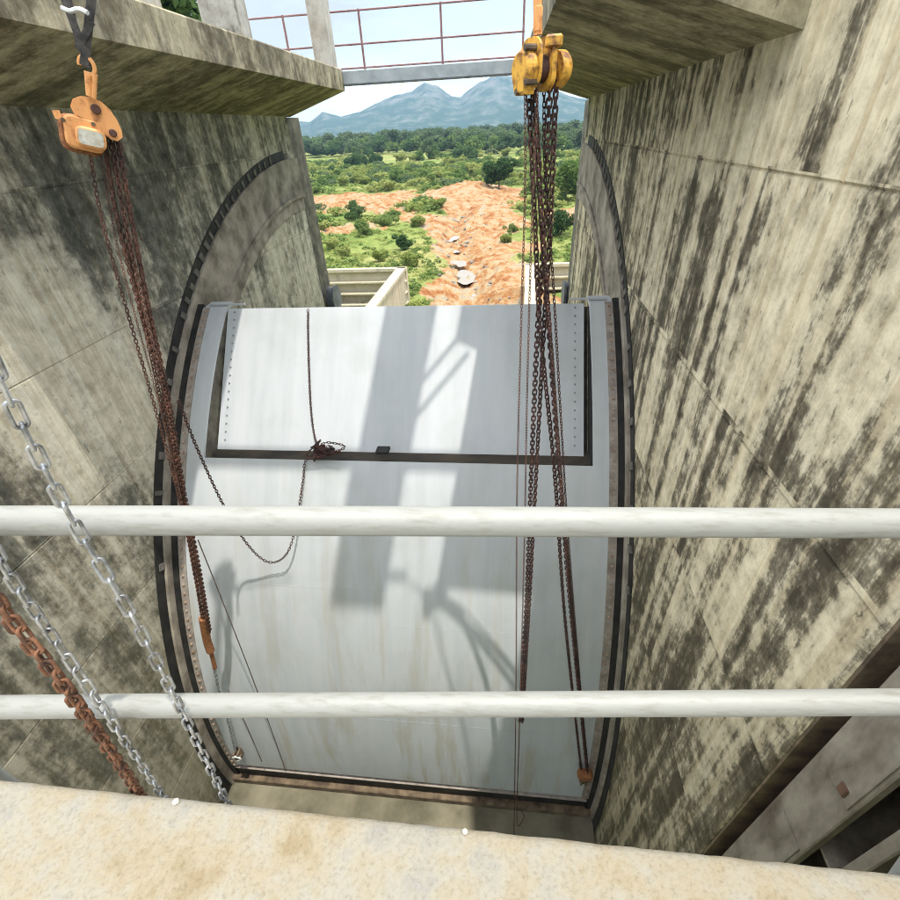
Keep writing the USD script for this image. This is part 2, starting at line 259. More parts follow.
simple('rust_near', (0.05, 0.024, 0.014), (0.24, 0.105, 0.050), 30, 0.85, bump=0.6, bscale=150, bdist=0.003, detail=9)
simple('rust_chain', (0.040, 0.018, 0.012), (0.155, 0.066, 0.040), 7, 0.75, detail=8)
simple('rust_chain_dark', (0.020, 0.010, 0.008), (0.080, 0.030, 0.020), 8, 0.7, detail=8)
simple('rust_plate', (0.055, 0.036, 0.022), (0.20, 0.145, 0.085), 5, 0.8, bump=0.4, detail=9)
simple('anchor_steel', (0.07, 0.06, 0.05), (0.16, 0.145, 0.12), 6, 0.8)
simple('gap_rust', (0.012, 0.010, 0.008), (0.055, 0.042, 0.026), 4, 0.8, detail=9, stretch=(0.4, 1, 1))  # rust taken near black, with the shade of the flap gaps in it
simple('bolt_grey', (0.16, 0.17, 0.175), (0.25, 0.255, 0.26), 20, 0.6)
simple('clamp_bar', (0.19, 0.155, 0.125), (0.33, 0.29, 0.25), 7, 0.75, detail=8)
simple('rust_bracket', (0.05, 0.025, 0.015), (0.15, 0.08, 0.045), 12, 0.85, bump=0.4)
simple('bolt_rust', (0.22, 0.12, 0.07), (0.42, 0.34, 0.26), 20, 0.7)
simple('rubber', (0.008, 0.008, 0.008), (0.03, 0.028, 0.024), 4, 0.65, spec=0.3)
simple('flap_edge', (0.035, 0.030, 0.022), (0.15, 0.135, 0.095), 3.5, 0.75, detail=9, bump=0.3)
simple('orange_paint', (0.36, 0.13, 0.04), (0.72, 0.33, 0.11), 12, 0.6, detail=9, lo=0.33, hi=0.47, bump=0.25, bscale=60, bdist=0.004)
simple('yellow_paint', (0.17, 0.065, 0.015), (0.66, 0.35, 0.045), 16, 0.55, detail=9, lo=0.36, hi=0.55, bump=0.3, bscale=70, bdist=0.004)
simple('plate_pale', (0.40, 0.36, 0.27), (0.58, 0.56, 0.48), 25, 0.5)
simple('sling_fabric', (0.035, 0.033, 0.032), (0.09, 0.08, 0.07), 25, 0.95, bump=0.5, bscale=200, bdist=0.003)
simple('tie_white', (0.5, 0.5, 0.48), (0.65, 0.65, 0.62), 20, 0.6)
simple('bridge_paint', (0.26, 0.29, 0.29), (0.40, 0.425, 0.42), 3, 0.55, detail=8)
simple('railing_paint', (0.17, 0.075, 0.07), (0.26, 0.14, 0.13), 9, 0.6)
simple('slot_steel', (0.06, 0.040, 0.024), (0.27, 0.24, 0.185), 5.0, 0.6, detail=9, stretch=(1, 1, 0.4), bump=0.2)
simple('rope_wire', (0.06, 0.045, 0.035), (0.14, 0.10, 0.075), 20, 0.8)
simple('trunnion_paint', (0.06, 0.065, 0.07), (0.13, 0.14, 0.15), 6, 0.6)
simple('rock', (0.12, 0.10, 0.085), (0.30, 0.26, 0.21), 0.9, 0.95, bump=0.6, bscale=5, bdist=0.05, detail=9)
simple('water', (0.22, 0.185, 0.14), (0.25, 0.215, 0.165), 0.3, 0.10, spec=0.8)
simple('bark', (0.09, 0.07, 0.05), (0.18, 0.14, 0.10), 6, 0.95)
def leafmat(name, a, b, c):
    mat(name, {'g': ('geometry', {}), 'oi': ('object_info', {}), 'n': ('noise_texture', {'scale': 0.9, 'detail': 4.0}), 'ad': ('math', {'math_type': 'multiply_add', 'value2': 0.35}), 'sb': ('math', {'math_type': 'multiply_add', 'value2': 0.35}),
               'r': ('rgb_ramp', {'ramp': [(0.2, a), (0.55, b), (0.85, c)]}), 'd': ('diffuse_bsdf', {}), 't': ('translucent_bsdf', {}), 'mx': ('mix_closure', {'fac': 0.3})},
        [('g.position', 'n.vector'), ('oi.random', 'ad.value1'), ('n.fac', 'ad.value3'), ('g.random_per_island', 'sb.value1'), ('ad.value', 'sb.value3'), ('sb.value', 'r.fac'), ('r.color', 'd.color'), ('r.color', 't.color'), ('d.BSDF', 'mx.closure1'), ('t.BSDF', 'mx.closure2')], surface='mx.closure')
leafmat('leaf_dark', (0.022, 0.045, 0.017), (0.045, 0.085, 0.03), (0.085, 0.135, 0.048))
leafmat('leaf_mid', (0.045, 0.08, 0.022), (0.09, 0.145, 0.04), (0.16, 0.215, 0.065))
leafmat('leaf_far', (0.045, 0.075, 0.035), (0.08, 0.12, 0.055), (0.13, 0.17, 0.08))  # distant leaves lightened: haze is put into the colour
leafmat('leaf_light', (0.10, 0.14, 0.03), (0.19, 0.235, 0.06), (0.30, 0.32, 0.105))

# ------------------------------------------------------------------ the setting
XR, XL, PIER_END = 1.70, -4.79, 12.1
GROUND = -14.0
SOIL = [[(-9, 38), (6, 38), (5, 52), (3.5, 62), (2, 75), (3, 95), (6, 118), (7, 138), (-2, 146), (-20, 141), (-22, 128), (-15, 116), (-12.5, 100), (-13, 86), (-11.5, 74), (-8.5, 62), (-8.5, 50)],
        [(-64, 118), (-46, 112), (-30, 109), (-22, 101), (-17, 92), (-14, 84), (-10, 82), (-12, 92), (-17, 106), (-25, 117), (-20, 128), (-24, 143), (-50, 144), (-72, 140)],
        [(8, 84), (16, 86), (20, 100), (12, 104), (8.5, 94)], [(-34, 86), (-26, 82), (-21, 86), (-24, 94), (-31, 93)]]
SOILP = [Polygon(p) for p in SOIL]
STREAM = np.array([(-1.5, 40), (-3.2, 50), (-4.6, 58), (-5.6, 66), (-7.2, 74), (-7.8, 84), (-8.4, 95), (-9, 104)])
ang = np.radians(np.unique(np.r_[np.arange(-180, -26, 6), np.arange(-26, 17, 0.16), np.arange(17, 181, 6), 180]))
rad = np.r_[0.01, np.geomspace(14, 240, 215), np.geomspace(246, 9000, 70)]
A, Rr = np.meshgrid(ang, rad); X = Rr * np.sin(A); Y = Rr * np.cos(A)
P2 = np.stack([X.ravel(), Y.ravel()], 1)
import shapely
pts = shapely.points(P2)
sd = np.full(len(P2), 1e9)
for p in SOILP:
    dd = shapely.distance(p, pts); ins = shapely.contains(p, pts); bd = shapely.distance(p.exterior, pts); sd = np.minimum(sd, np.where(ins, -bd, dd))
n3 = np.c_[P2 / 4.0, np.zeros(len(P2))]
soil = np.clip(0.5 - (sd + (meshkit.fbm(n3, 4, 3) - 0.5) * 11) / 3.0, 0, 1)
sdist = shapely.distance(shapely.LineString(STREAM), pts)
near = np.clip((260 - Rr.ravel()) / 150, 0, 1)
H = GROUND + near * ((meshkit.fbm(np.c_[P2 / 9.0, np.zeros(len(P2))], 4, 5) - 0.5) * 2.0 + soil * (np.abs(meshkit.fbm(np.c_[P2 / 2.0, np.zeros(len(P2))], 5, 9) - 0.5) * 2.6 + meshkit.fbm(np.c_[P2 / 7.0, np.zeros(len(P2))], 3, 19) * 1.2 - 0.8))
H += near * 1.9 * np.exp(-((P2[:, 0] + 9) / 6.5) ** 2 - ((P2[:, 1] - 136) / 9) ** 2) * 1.6     # spoil mound at the head of the cut
H -= near * 1.1 * np.exp(-(sdist / 2.2) ** 2)
H += np.clip((Rr.ravel() - 250) / 3000, 0, 1) * 4 * (meshkit.fbm(np.c_[P2 / 160.0, np.zeros(len(P2))], 3, 8) - 0.3)
na, nr = len(ang), len(rad); idx = np.arange(nr * na).reshape(nr, na)
F = np.concatenate([np.stack([idx[:-1, :-1], idx[:-1, 1:], idx[1:, 1:]], -1).reshape(-1, 3), np.stack([idx[:-1, :-1], idx[1:, 1:], idx[1:, :-1]], -1).reshape(-1, 3)])[:, ::-1]
mat('ground', {
    'g': ('geometry', {}), 'a': ('attribute', {'attribute': 'soil'}),
    'n1': ('noise_texture', {'scale': 0.055, 'detail': 8.0, 'roughness': 0.6}), 'n2': ('noise_texture', {'scale': 0.9, 'detail': 8.0, 'roughness': 0.7}), 'n3': ('noise_texture', {'scale': 0.42, 'detail': 11.0, 'roughness': 0.78}),
    'gr': ('rgb_ramp', {'ramp': [(0, (0.085, 0.12, 0.03)), (0.4, (0.135, 0.18, 0.045)), (0.5, (0.19, 0.215, 0.065)), (0.6, (0.26, 0.245, 0.095)), (1, (0.31, 0.27, 0.13))]}),
    'g2': ('rgb_ramp', {'ramp': [(0, (0.5, 0.55, 0.45)), (0.42, (0.75, 0.8, 0.7)), (0.58, (1.05, 1.05, 1)), (1, (1.25, 1.2, 1.1))]}), 'gm': ('mix_color', {'blend_type': 'multiply', 'fac': 1.0}),
    'so': ('rgb_ramp', {'ramp': [(0, (0.12, 0.028, 0.010)), (0.37, (0.17, 0.053, 0.018)), (0.45, (0.25, 0.113, 0.043)), (0.51, (0.30, 0.19, 0.092)), (0.57, (0.31, 0.245, 0.155)), (0.63, (0.20, 0.175, 0.138)), (0.68, (0.30, 0.26, 0.19)), (1, (0.31, 0.265, 0.20))]}),
    'fa': ('math', {'math_type': 'multiply_add', 'value2': 0.8}), 'fb': ('math', {'math_type': 'subtract', 'value2': 0.4}), 'fr': ('rgb_ramp', {'ramp': [(0, (0, 0, 0)), (0.42, (0, 0, 0)), (0.58, (1, 1, 1)), (1, (1, 1, 1))]}), 'mx': ('mix_color', {}),
    'b': ('bump', {'strength': 0.7, 'distance': 0.3}), 'p': ('principled_bsdf', {'roughness': 0.95, 'specular_ior_level': 0.1})},
    [('g.position', 'n1.vector'), ('g.position', 'n2.vector'), ('g.position', 'n3.vector'), ('n1.fac', 'gr.fac'), ('n2.fac', 'g2.fac'), ('gr.color', 'gm.a'), ('g2.color', 'gm.b'), ('n3.fac', 'so.fac'),
     ('n2.fac', 'fb.value1'), ('fb.value', 'fa.value1'), ('a.fac', 'fa.value3'), ('fa.value', 'fr.fac'), ('fr.color', 'mx.fac'), ('gm.result', 'mx.a'), ('so.color', 'mx.b'), ('mx.result', 'p.base_color'), ('n2.fac', 'b.height'), ('b.normal', 'p.normal')])
gp = obj('ground', (np.c_[P2, H], F), 'ground', smooth=True, kind='structure', label='grassy valley floor with a cut of bare orange soil below the spillway')
UsdGeom.PrimvarsAPI(gp).CreatePrimvar('soil', Sdf.ValueTypeNames.FloatArray, 'vertex').Set(Vt.FloatArray.FromNumpy(soil.astype(np.float32)))
from scipy.spatial import cKDTree
KT = cKDTree(P2)
def ground_z(x, y): return float(H[KT.query((x, y))[1]])

# shallow pools of the stream
def pool(cx, cy, rx, ry, seed, z):
    a = np.linspace(0, 2 * np.pi, 40, endpoint=False); g = np.random.default_rng(seed); k = 1 + 0.25 * np.sin(2 * a + g.uniform(0, 6)) + 0.18 * np.sin(3 * a + g.uniform(0, 6)) + 0.08 * np.sin(7 * a)
    return np.c_[cx + rx * k * np.cos(a), cy + ry * k * np.sin(a), np.full(40, z)]
PV, PF = [], []
for i, (cx, cy, rx, ry) in enumerate([(-4.1, 56.5, 1.5, 2.6), (-5.6, 63.5, 1.0, 1.6), (-6.6, 70.5, 0.5, 1.1), (-7.9, 80, 0.6, 2.4), (-2.9, 48.5, 0.5, 1.2)]):
    q = pool(cx, cy, rx, ry, i, GROUND - 0.62); o = len(PV) * 41
    PV.append(np.vstack([q, q.mean(0)])); PF += [(o + k, o + (k + 1) % 40, o + 40) for k in range(40)]
obj('stream_water', (np.vstack(PV), np.array(PF)), 'water', kind='structure', label='shallow pale pools of the stream in the orange cut')
def boulder(r, seed):
    s = trimesh.creation.icosphere(subdivisions=2, radius=1.0); v = s.vertices; v = v * (0.65 + 0.7 * meshkit.fbm(v * 1.3 + seed * 3.1 + 5, 3, seed))[:, None] * np.array([1, 0.85, 0.65]) * r
    return trimesh.Trimesh(v, s.faces, process=False)
BL = []
for i in range(110):
    t = rng.uniform(0, len(STREAM) - 1.01); k = int(t); c = STREAM[k] + (STREAM[k + 1] - STREAM[k]) * (t - k); q = c + rng.normal(0, 2.4, 2) + np.array([1.6, 0]) * float(rng.random() < 0.6)
    b = boulder(abs(rng.normal(0.05, 0.13)) + 0.09, i); b.apply_translation((q[0], q[1], ground_z(*q) + 0.05)); BL.append(b)
obj('stream_boulders', BL, 'rock', kind='stuff', label='grey boulders and rubble strewn along the stream bed')

# hills: a heightfield ridge some three to four kilometres off
RID = np.array([(-75, 1.2), (-60, 2.0), (-45, 1.4), (-32, 2.2), (-24, 1.3), (-19.5, 1.1), (-18.1, 1.9), (-16.4, 1.35), (-14.6, 1.75), (-12.9, 2.3), (-11, 2.75), (-9.2, 3.0), (-7.9, 3.6), (-6.6, 3.15), (-5.2, 2.4), (-4.4, 2.3), (-3, 3.0), (-1.6, 3.4), (-0.8, 3.75), (0.4, 3.35), (1.6, 3.45), (3, 2.9), (5.2, 2.4), (7.2, 1.9), (12, 1.3), (20, 2.1), (32, 1.5), (50, 2.4), (75, 1.0)])
az = np.unique(np.r_[np.arange(-75, -22, 1.0), np.arange(-22, 12, 0.06), np.arange(12, 75.1, 1.0)]); rr = np.linspace(2300, 4300, 110)
AZm, RRm = np.meshgrid(az, rr)
hp = np.interp(AZm, RID[:, 0], RID[:, 1]); t = (RRm - 2300) / 2000; crest = np.exp(-((t - 0.56) / 0.26) ** 2)
px, py = RRm * np.sin(np.radians(AZm)), RRm * np.cos(np.radians(AZm))
fb = meshkit.fbm(np.stack([px / 300, py / 300, 0 * px], -1), 7, 21); rg = 1 - np.abs(2 * meshkit.fbm(np.stack([px / 620, py / 620, 0 * px + 3], -1), 5, 33) - 1)
hz = np.tan(np.radians(hp)) * 3420 * crest * (0.74 + 0.26 * rg + 0.42 * (fb - 0.5)) * 1.03 + GROUND - 6 + 24 * crest
ii = np.arange(hz.size).reshape(hz.shape)
HF = np.concatenate([np.stack([ii[:-1, :-1], ii[:-1, 1:], ii[1:, 1:]], -1).reshape(-1, 3), np.stack([ii[:-1, :-1], ii[1:, 1:], ii[1:, :-1]], -1).reshape(-1, 3)])[:, ::-1]
mat('hill_cover', {'g': ('geometry', {}), 'n': ('noise_texture', {'scale': 0.012, 'detail': 10.0, 'roughness': 0.7}), 'xyz': ('separate_xyz', {}), 'hz': ('map_range', {'from_min': 20.0, 'from_max': 220.0, 'to_min': -0.07, 'to_max': 0.07, 'clamp': True}), 'ad': ('math', {'math_type': 'add'}),
    'r': ('rgb_ramp', {'ramp': [(0, (0.02, 0.04, 0.022)), (0.44, (0.035, 0.06, 0.032)), (0.55, (0.085, 0.10, 0.068)), (0.66, (0.13, 0.125, 0.105)), (1, (0.16, 0.15, 0.135))]}), 'p': ('principled_bsdf', {'roughness': 1.0, 'specular_ior_level': 0.0})},
    [('g.position', 'n.vector'), ('g.position', 'xyz.vector'), ('xyz.z', 'hz.value'), ('hz.result', 'ad.value1'), ('n.fac', 'ad.value2'), ('ad.value', 'r.fac'), ('r.color', 'p.base_color')])
obj('hills', (np.stack([px, py, hz], -1).reshape(-1, 3), HF), 'hill_cover', smooth=True, kind='structure', label='hazy blue rocky hills with two summits on the horizon')

# haze in the air: one closed box round everything
simple_haze = usdkit.material(stage, '/World/Looks/haze', {'v': ('principled_volume', {'color': (0.45, 0.68, 1.0), 'density': 0.000085, 'anisotropy': 0.2})}, [], volume='v.volume'); M['haze'] = simple_haze

# ------------------------------------------------------------------ vegetation
def leaf_cloud(blobs, n, size, seed, flat=0.75):
    g = np.random.default_rng(seed); W = np.array([b[3] ** 2 for b in blobs]); k = g.choice(len(blobs), n, p=W / W.sum()); B = np.array(blobs)[k]
    d = g.normal(size=(n, 3)); d /= np.linalg.norm(d, axis=1)[:, None]; rr_ = g.uniform(0.45, 1.05, n) ** 0.6
    C = B[:, :3] + d * (B[:, 3] * rr_)[:, None] * np.array([1, 1, flat])
    nrm = d * 0.7 + g.normal(size=(n, 3)) * 0.7 + [0, 0, 0.35]; nrm /= np.linalg.norm(nrm, axis=1)[:, None]
    u = np.cross(nrm, g.normal(size=(n, 3))); u /= np.linalg.norm(u, axis=1)[:, None]; v = np.cross(nrm, u); s = size * g.uniform(0.6, 1.3, n)[:, None]
    V = np.stack([C - u * s, C - v * s * 0.5, C + u * s, C + v * s * 0.5], 1).reshape(-1, 3); i = np.arange(n)[:, None] * 4
    return V, np.vstack([i + [0, 1, 2], i + [0, 2, 3]])
def make_bush(name, label, matname, seed, h=3.0, w=1.7, n=1500, size=0.16, cat='bush', group=None, loc=(0, 0, 0), trunk=0.25, nb=9):
    t = thing(name, label, cat, loc, group=group); g = np.random.default_rng(seed)
    BL_ = [(0, 0, h * 0.5, w * 0.62)] + [(*(g.normal(0, w * 0.42, 2)), h * (g.uniform(0.12, 0.82) if cat == 'bush' else g.uniform(0.24, 0.86)), w * g.uniform(0.26, 0.46)) for _ in range(nb)]
    obj('crown', leaf_cloud(BL_, n, size, seed), matname, t)
    ST = [cone(np.array([0, 0, -0.4]), np.array([0, 0, h * 0.55]), trunk * 0.5, trunk * 0.2)]
    for b in BL_[1:6]: ST.append(cone(np.array([0, 0, h * 0.25]), np.array(b[:3]), trunk * 0.28, trunk * 0.08, 6))
    obj('trunk', ST, 'bark', t)
    return t
# the ones that can be told apart
def gpos(px_, py_, dist):                      # where the sight line at this bearing reaches the given distance on the ground
    r = BASIS @ np.array([(px_ - 450) / 460.0, -(py_ - 450) / 460.0, -1.0]); x, y = r[:2] / np.hypot(*r[:2]) * dist
    return (x, y, ground_z(x, y))
make_bush('tree', 'big round dark green tree standing alone behind the spoil mound', 'leaf_dark', 41, 7.2, 4.2, 3600, 0.33, cat='tree', loc=gpos(499, 192, 136), trunk=0.5)
make_bush('tree', 'tall leafy tree showing above the left deck slab between the concrete columns', 'leaf_dark', 42, 29.0, 5.2, 6000, 0.42, cat='tree', loc=(-22.6, 40, ground_z(-22.6, 40)), trunk=1.0)
make_bush('bush', 'dark green bush at the edge of the sandy track left of the cut', 'leaf_dark', 43, 3.4, 2.0, 1800, 0.2, loc=gpos(357, 218, 101), trunk=0.25)
make_bush('bush', 'small dark green bush nearest the downstream wall on the left', 'leaf_dark', 44, 2.2, 1.5, 1400, 0.17, loc=gpos(402, 246, 73), trunk=0.2)
make_bush('bush', 'rounded bright bush on the left grass below the sandy track', 'leaf_mid', 45, 2.6, 1.9, 1700, 0.18, loc=gpos(364, 237, 84), trunk=0.2)
make_bush('bush', 'low spreading bush between the sandy track and the orange cut', 'leaf_mid', 46, 2.0, 2.0, 1700, 0.18, loc=gpos(386, 224, 92), trunk=0.2)
make_bush('bush', 'dark bush at the right pier end above the pale bank', 'leaf_dark', 47, 3.6, 2.4, 2200, 0.2, loc=gpos(560, 246, 78), trunk=0.3)
make_bush('bush', 'bright lime green round bush left of the big dark tree', 'leaf_light', 48, 4.6, 3.0, 2200, 0.28, loc=gpos(473, 170, 178), trunk=0.3)
make_bush('tree', 'grey green tree behind the right chains beside the pier end', 'leaf_mid', 49, 8.0, 4.6, 3400, 0.34, cat='tree', loc=gpos(566, 196, 112), trunk=0.4)
# repeats on the plain
gsh = 'shrubs scattered over the grassy plain'
hue = {'leaf_dark': 'dark green', 'leaf_mid': 'mid green', 'leaf_light': 'yellow green'}
def where(a, b, dist):
    if dist < 120: return 'on the grass below the sandy track, left of the cut' if a < 395 else 'at the edge of the orange cut' if a < 500 else 'between the orange cut and the right pier'
    if dist < 216: return 'just beyond the sandy track near the left pier' if a < 372 else 'behind the spoil mound in the middle of the plain' if a < 500 else 'on the plain seen beside the yellow hoist chains'
    return 'far out on the left of the plain before the woodland' if a < 392 else 'far out in the middle of the plain before the woodland' if a < 490 else 'far out on the right of the plain before the woodland'
protos = {}
spots = [(316, 175, 210, 'leaf_dark'), (330, 168, 230, 'leaf_dark'), (322, 183, 185, 'leaf_mid'), (345, 185, 178, 'leaf_light'), (356, 182, 184, 'leaf_light'), (366, 184, 180, 'leaf_light'), (350, 163, 265, 'leaf_dark'), (362, 161, 275, 'leaf_dark'), (376, 162, 270, 'leaf_dark'), (402, 158, 290, 'leaf_light'), (412, 158, 285, 'leaf_light'),
         (409, 178, 200, 'leaf_mid'), (418, 158, 300, 'leaf_mid'), (432, 157, 310, 'leaf_mid'), (451, 164, 240, 'leaf_light'), (463, 176, 172, 'leaf_mid'), (471, 150, 330, 'leaf_dark'), (473, 158, 285, 'leaf_dark'), (505, 155, 300, 'leaf_light'), (457, 157, 300, 'leaf_dark'), (485, 183, 170, 'leaf_mid'), (520, 170, 215, 'leaf_mid'), (514, 183, 160, 'leaf_light'),
         (548, 175, 200, 'leaf_light'), (573, 170, 205, 'leaf_light'), (578, 185, 150, 'leaf_light'), (555, 160, 260, 'leaf_mid'), (568, 152, 300, 'leaf_dark'), (560, 216, 112, 'leaf_mid'), (575, 205, 118, 'leaf_light'), (425, 192, 165, 'leaf_mid'), (436, 188, 168, 'leaf_light'), (395, 186, 175, 'leaf_mid'), (306, 196, 150, 'leaf_light'), (315, 190, 160, 'leaf_mid'),
         (333, 243, 78, 'leaf_light'), (325, 228, 92, 'leaf_light'), (345, 250, 72, 'leaf_light'), (428, 210, 110, 'leaf_mid'), (440, 218, 104, 'leaf_light'), (420, 230, 88, 'leaf_light'), (505, 248, 74, 'leaf_light'), (512, 238, 80, 'leaf_mid'), (540, 236, 84, 'leaf_light'), (378, 258, 66, 'leaf_light'), (410, 262, 63, 'leaf_light'), (530, 205, 122, 'leaf_mid'), (390, 196, 150, 'leaf_light')]
for i, (a, b, dist, mname) in enumerate(spots):
    p = gpos(a, b, dist)
    s = (0.55 if dist < 120 else 1.15 if dist < 220 else 1.6) * rng.uniform(0.75, 1.25)
    lb = hue[mname] + ' shrub ' + where(a, b, dist)
    if mname not in protos:
        protos[mname] = make_bush('shrub', lb, mname, 60 + len(protos), 3.2, 2.3, 1500, 0.24, group=gsh, loc=p, trunk=0.22)
    else:
        copy_of(protos[mname], 'shrub', p, rng.uniform(0, 360), (s * rng.uniform(0.85, 1.3), s * rng.uniform(0.85, 1.3), s * rng.uniform(0.8, 1.1)), lb, gsh, 'bush')
# far woodland and grass tufts: uncountable masses
def instancer(name, protos_, P, S, Rz, label):
    pi = UsdGeom.PointInstancer.Define(stage, numbered('/World', name)); tg = []
    for k, (v, mname) in enumerate(protos_):
        m = usdkit.mesh(stage, f'{pi.GetPath()}/clump_{k:03d}' if k else f'{pi.GetPath()}/clump', v, M[mname]); tg.append(m.GetPath())
    pi.CreatePrototypesRel().SetTargets(tg)
    g = np.random.default_rng(5); n = len(P)
    pi.CreateProtoIndicesAttr(Vt.IntArray.FromNumpy(g.integers(0, len(protos_), n).astype(np.int32)))
    pi.CreatePositionsAttr(Vt.Vec3fArray.FromNumpy(np.asarray(P, np.float32))); pi.CreateScalesAttr(Vt.Vec3fArray.FromNumpy(np.asarray(S, np.float32)))
    pi.CreateOrientationsAttr(Vt.QuathArray([Gf.Quath(float(math.cos(a / 2)), 0, 0, float(math.sin(a / 2))) for a in Rz]))
    tag(pi.GetPrim(), label, None, None, 'stuff')
def crown(seed, h, w, n, size):
    g = np.random.default_rng(seed); return leaf_cloud([(0, 0, h * 0.55, w * 0.7)] + [(*(g.normal(0, w * 0.45, 2)), h * g.uniform(0.3, 0.85), w * g.uniform(0.3, 0.5)) for _ in range(8)], n, size, seed, 0.9)
TP, TS = [], []
for i in range(900):
    a = math.radians(rng.uniform(-24, 14)); d = rng.choice([330, 380, 450, 540, 680, 900, 1200, 1600], p=[.07, .15, .2, .2, .15, .1, .08, .05]) * rng.uniform(0.92, 1.1)
    x, y = d * math.sin(a), d * math.cos(a)
    if d < 430 and meshkit.noise(np.array([x / 60, y / 60, 0.5])) < 0.52: continue
    s = rng.uniform(0.7, 1.25) * (0.85 if d < 430 else 1.0); TP.append((x, y, ground_z(x, y) - 0.5)); TS.append((s * rng.uniform(.9, 1.5), s * rng.uniform(.9, 1.5), s))
instancer('distant_woodland', [(crown(91, 12, 5.5, 900, 0.7), 'leaf_far'), (crown(92, 11, 5.0, 900, 0.7), 'leaf_mid'), (crown(93, 13.5, 4.6, 800, 0.7), 'leaf_far'), (crown(94, 10, 6.0, 800, 0.7), 'leaf_dark')], TP, TS, rng.uniform(0, 6.28, len(TP)), 'belt of trees across the far side of the plain')
GP, GS = [], []
while len(GP) < 3400:
    a = math.radians(rng.uniform(-24, 12)); d = rng.uniform(44 ** .5, 230 ** .5) ** 2; x, y = d * math.sin(a), d * math.cos(a); k = KT.query((x, y))[1]
    if soil[k] > 0.35 or rng.random() < 0.25 + soil[k]: continue
    s = rng.uniform(0.35, 0.9) * (0.8 + d / 260); GP.append((x, y, H[k] - 0.05)); GS.append((s * 1.4, s * 1.4, s))
instancer('rough_grass', [(leaf_cloud([(0, 0, 0.15, 0.55), (0.4, 0.3, 0.1, 0.4)], 70, 0.15, 97, 0.6), 'leaf_light'), (leaf_cloud([(0, 0, 0.2, 0.6)], 70, 0.16, 98, 0.7), 'leaf_mid'), (leaf_cloud([(0, 0, 0.1, 0.5), (-0.5, 0.2, 0.1, 0.4)], 60, 0.15, 99, 0.5), 'leaf_light')], GP, GS, rng.uniform(0, 6.28, len(GP)), 'rough grass and weeds covering the valley floor')

SPT, SSC = [], []
while len(SPT) < 620:
    a = math.radians(rng.uniform(-24, 12)); d = rng.uniform(95, 340); x, y = d * math.sin(a), d * math.cos(a); k = KT.query((x, y))[1]
    if soil[k] > 0.25 or meshkit.noise(np.array([x / 26, y / 40, 2.5])) < 0.42: continue
    s_ = rng.uniform(0.35, 1.0) * (0.75 + d / 320); SPT.append((x, y, H[k] - 0.2)); SSC.append((s_ * rng.uniform(1.0, 1.7), s_ * rng.uniform(1.0, 1.7), s_))
def scrub(seed): 
    g = np.random.default_rng(seed); return leaf_cloud([(*(g.normal(0, 0.9, 2)), g.uniform(0.3, 1.6), g.uniform(0.5, 1.1)) for _ in range(9)], 420, 0.26, seed, 0.8)
instancer('scrub', [(scrub(71), 'leaf_mid'), (scrub(72), 'leaf_light'), (scrub(73), 'leaf_light'), (scrub(74), 'leaf_far')], SPT, SSC, rng.uniform(0, 6.28, len(SPT)), 'low mixed scrub growing across the plain up to the woodland')

# ------------------------------------------------------------------ downstream training walls
def training(name, label, sgn, top, y0, y1, x0, x_out, zt):
    t = thing(name, label, 'wall')
    d = np.array([x0[1] - x0[0], y1 - y0]); d /= np.linalg.norm(d); nrm = np.array([-d[1], d[0]]) * sgn
    a, b = np.array([x0[0], y0]), np.array([x0[1], y1])
    def ribbon(o0, o1, z0, z1):
        q = [a + nrm * o0, b + nrm * o0, b + nrm * o1, a + nrm * o1]
        return trimesh.convex.convex_hull(np.array([(p[0], p[1], z) for p in q for z in (z0, z1)]))
    obj('wall_stem', ribbon(0.12, 0.7, GROUND - 3, zt - 0.25), 'training_concrete', t); obj('coping', ribbon(0, 0.85, zt - 0.25, zt), 'training_concrete', t)
    e = b; ex = x_out
    def cross(y_, th, z0, z1): return bx(min(e[0], ex), max(e[0], ex), y_, y_ + th, z0, z1, 0.03)
    obj('return_wall', cross(e[1], 0.6, GROUND - 3, zt - 0.1), 'training_concrete', t)
    for k in range(5): obj('ledge', cross(e[1] - 0.35 - 0.25 * k, 0.35 + 0.25 * k, zt - 0.15 - 1.0 * k - 0.16, zt - 0.15 - 1.0 * k + (0.15 if k == 0 else 0)), 'training_concrete', t)
    return t
training('training_wall', 'weathered concrete wall with sloping coping and stepped ledges left of the orange cut', 1, 0, 30, 45, (-9.3, -9.1), -20.5, -10.6)
training('training_wall', 'concrete wall with ledges behind the right hoist chains at the pier end', -1, 0, 33, 47.0, (1.6, 2.2), 12, -11.0)

# ------------------------------------------------------------------ piers
def arcband(x_in, x_out, r0, r1, t0, t1, n=72, C=(11.79, -9.235)):
    """A band of an annulus about the gate's pivot in the yz plane, between two x."""
    th = np.radians(np.linspace(t0, t1, n)); q = []
    for x in (x_in, x_out):
        for r in (r0, r1): q.append(np.stack([np.full(n, x), C[0] + r * np.cos(th), C[1] + r * np.sin(th)], 1))
    V = np.vstack(q); F = []
    i = lambda s, k: s * n + k
    for k in range(n - 1):
        for a, b in ((0, 1), (1, 3), (3, 2), (2, 0)): F += [(i(a, k), i(b, k), i(b, k + 1)), (i(a, k), i(b, k + 1), i(a, k + 1))]
    for k, s in ((0, 1), (n - 1, -1)): F += [(i(0, k), i(2, k), i(3, k)), (i(0, k), i(3, k), i(1, k))]
    m = trimesh.Trimesh(V, F, process=False); m.fix_normals(); return m
LIFTS = [1.13, -0.32, -1.90, -3.42, -4.95, -6.48, -8.0, -9.6, -13.0]
TIP = 1.33; SLOPE = 0.30
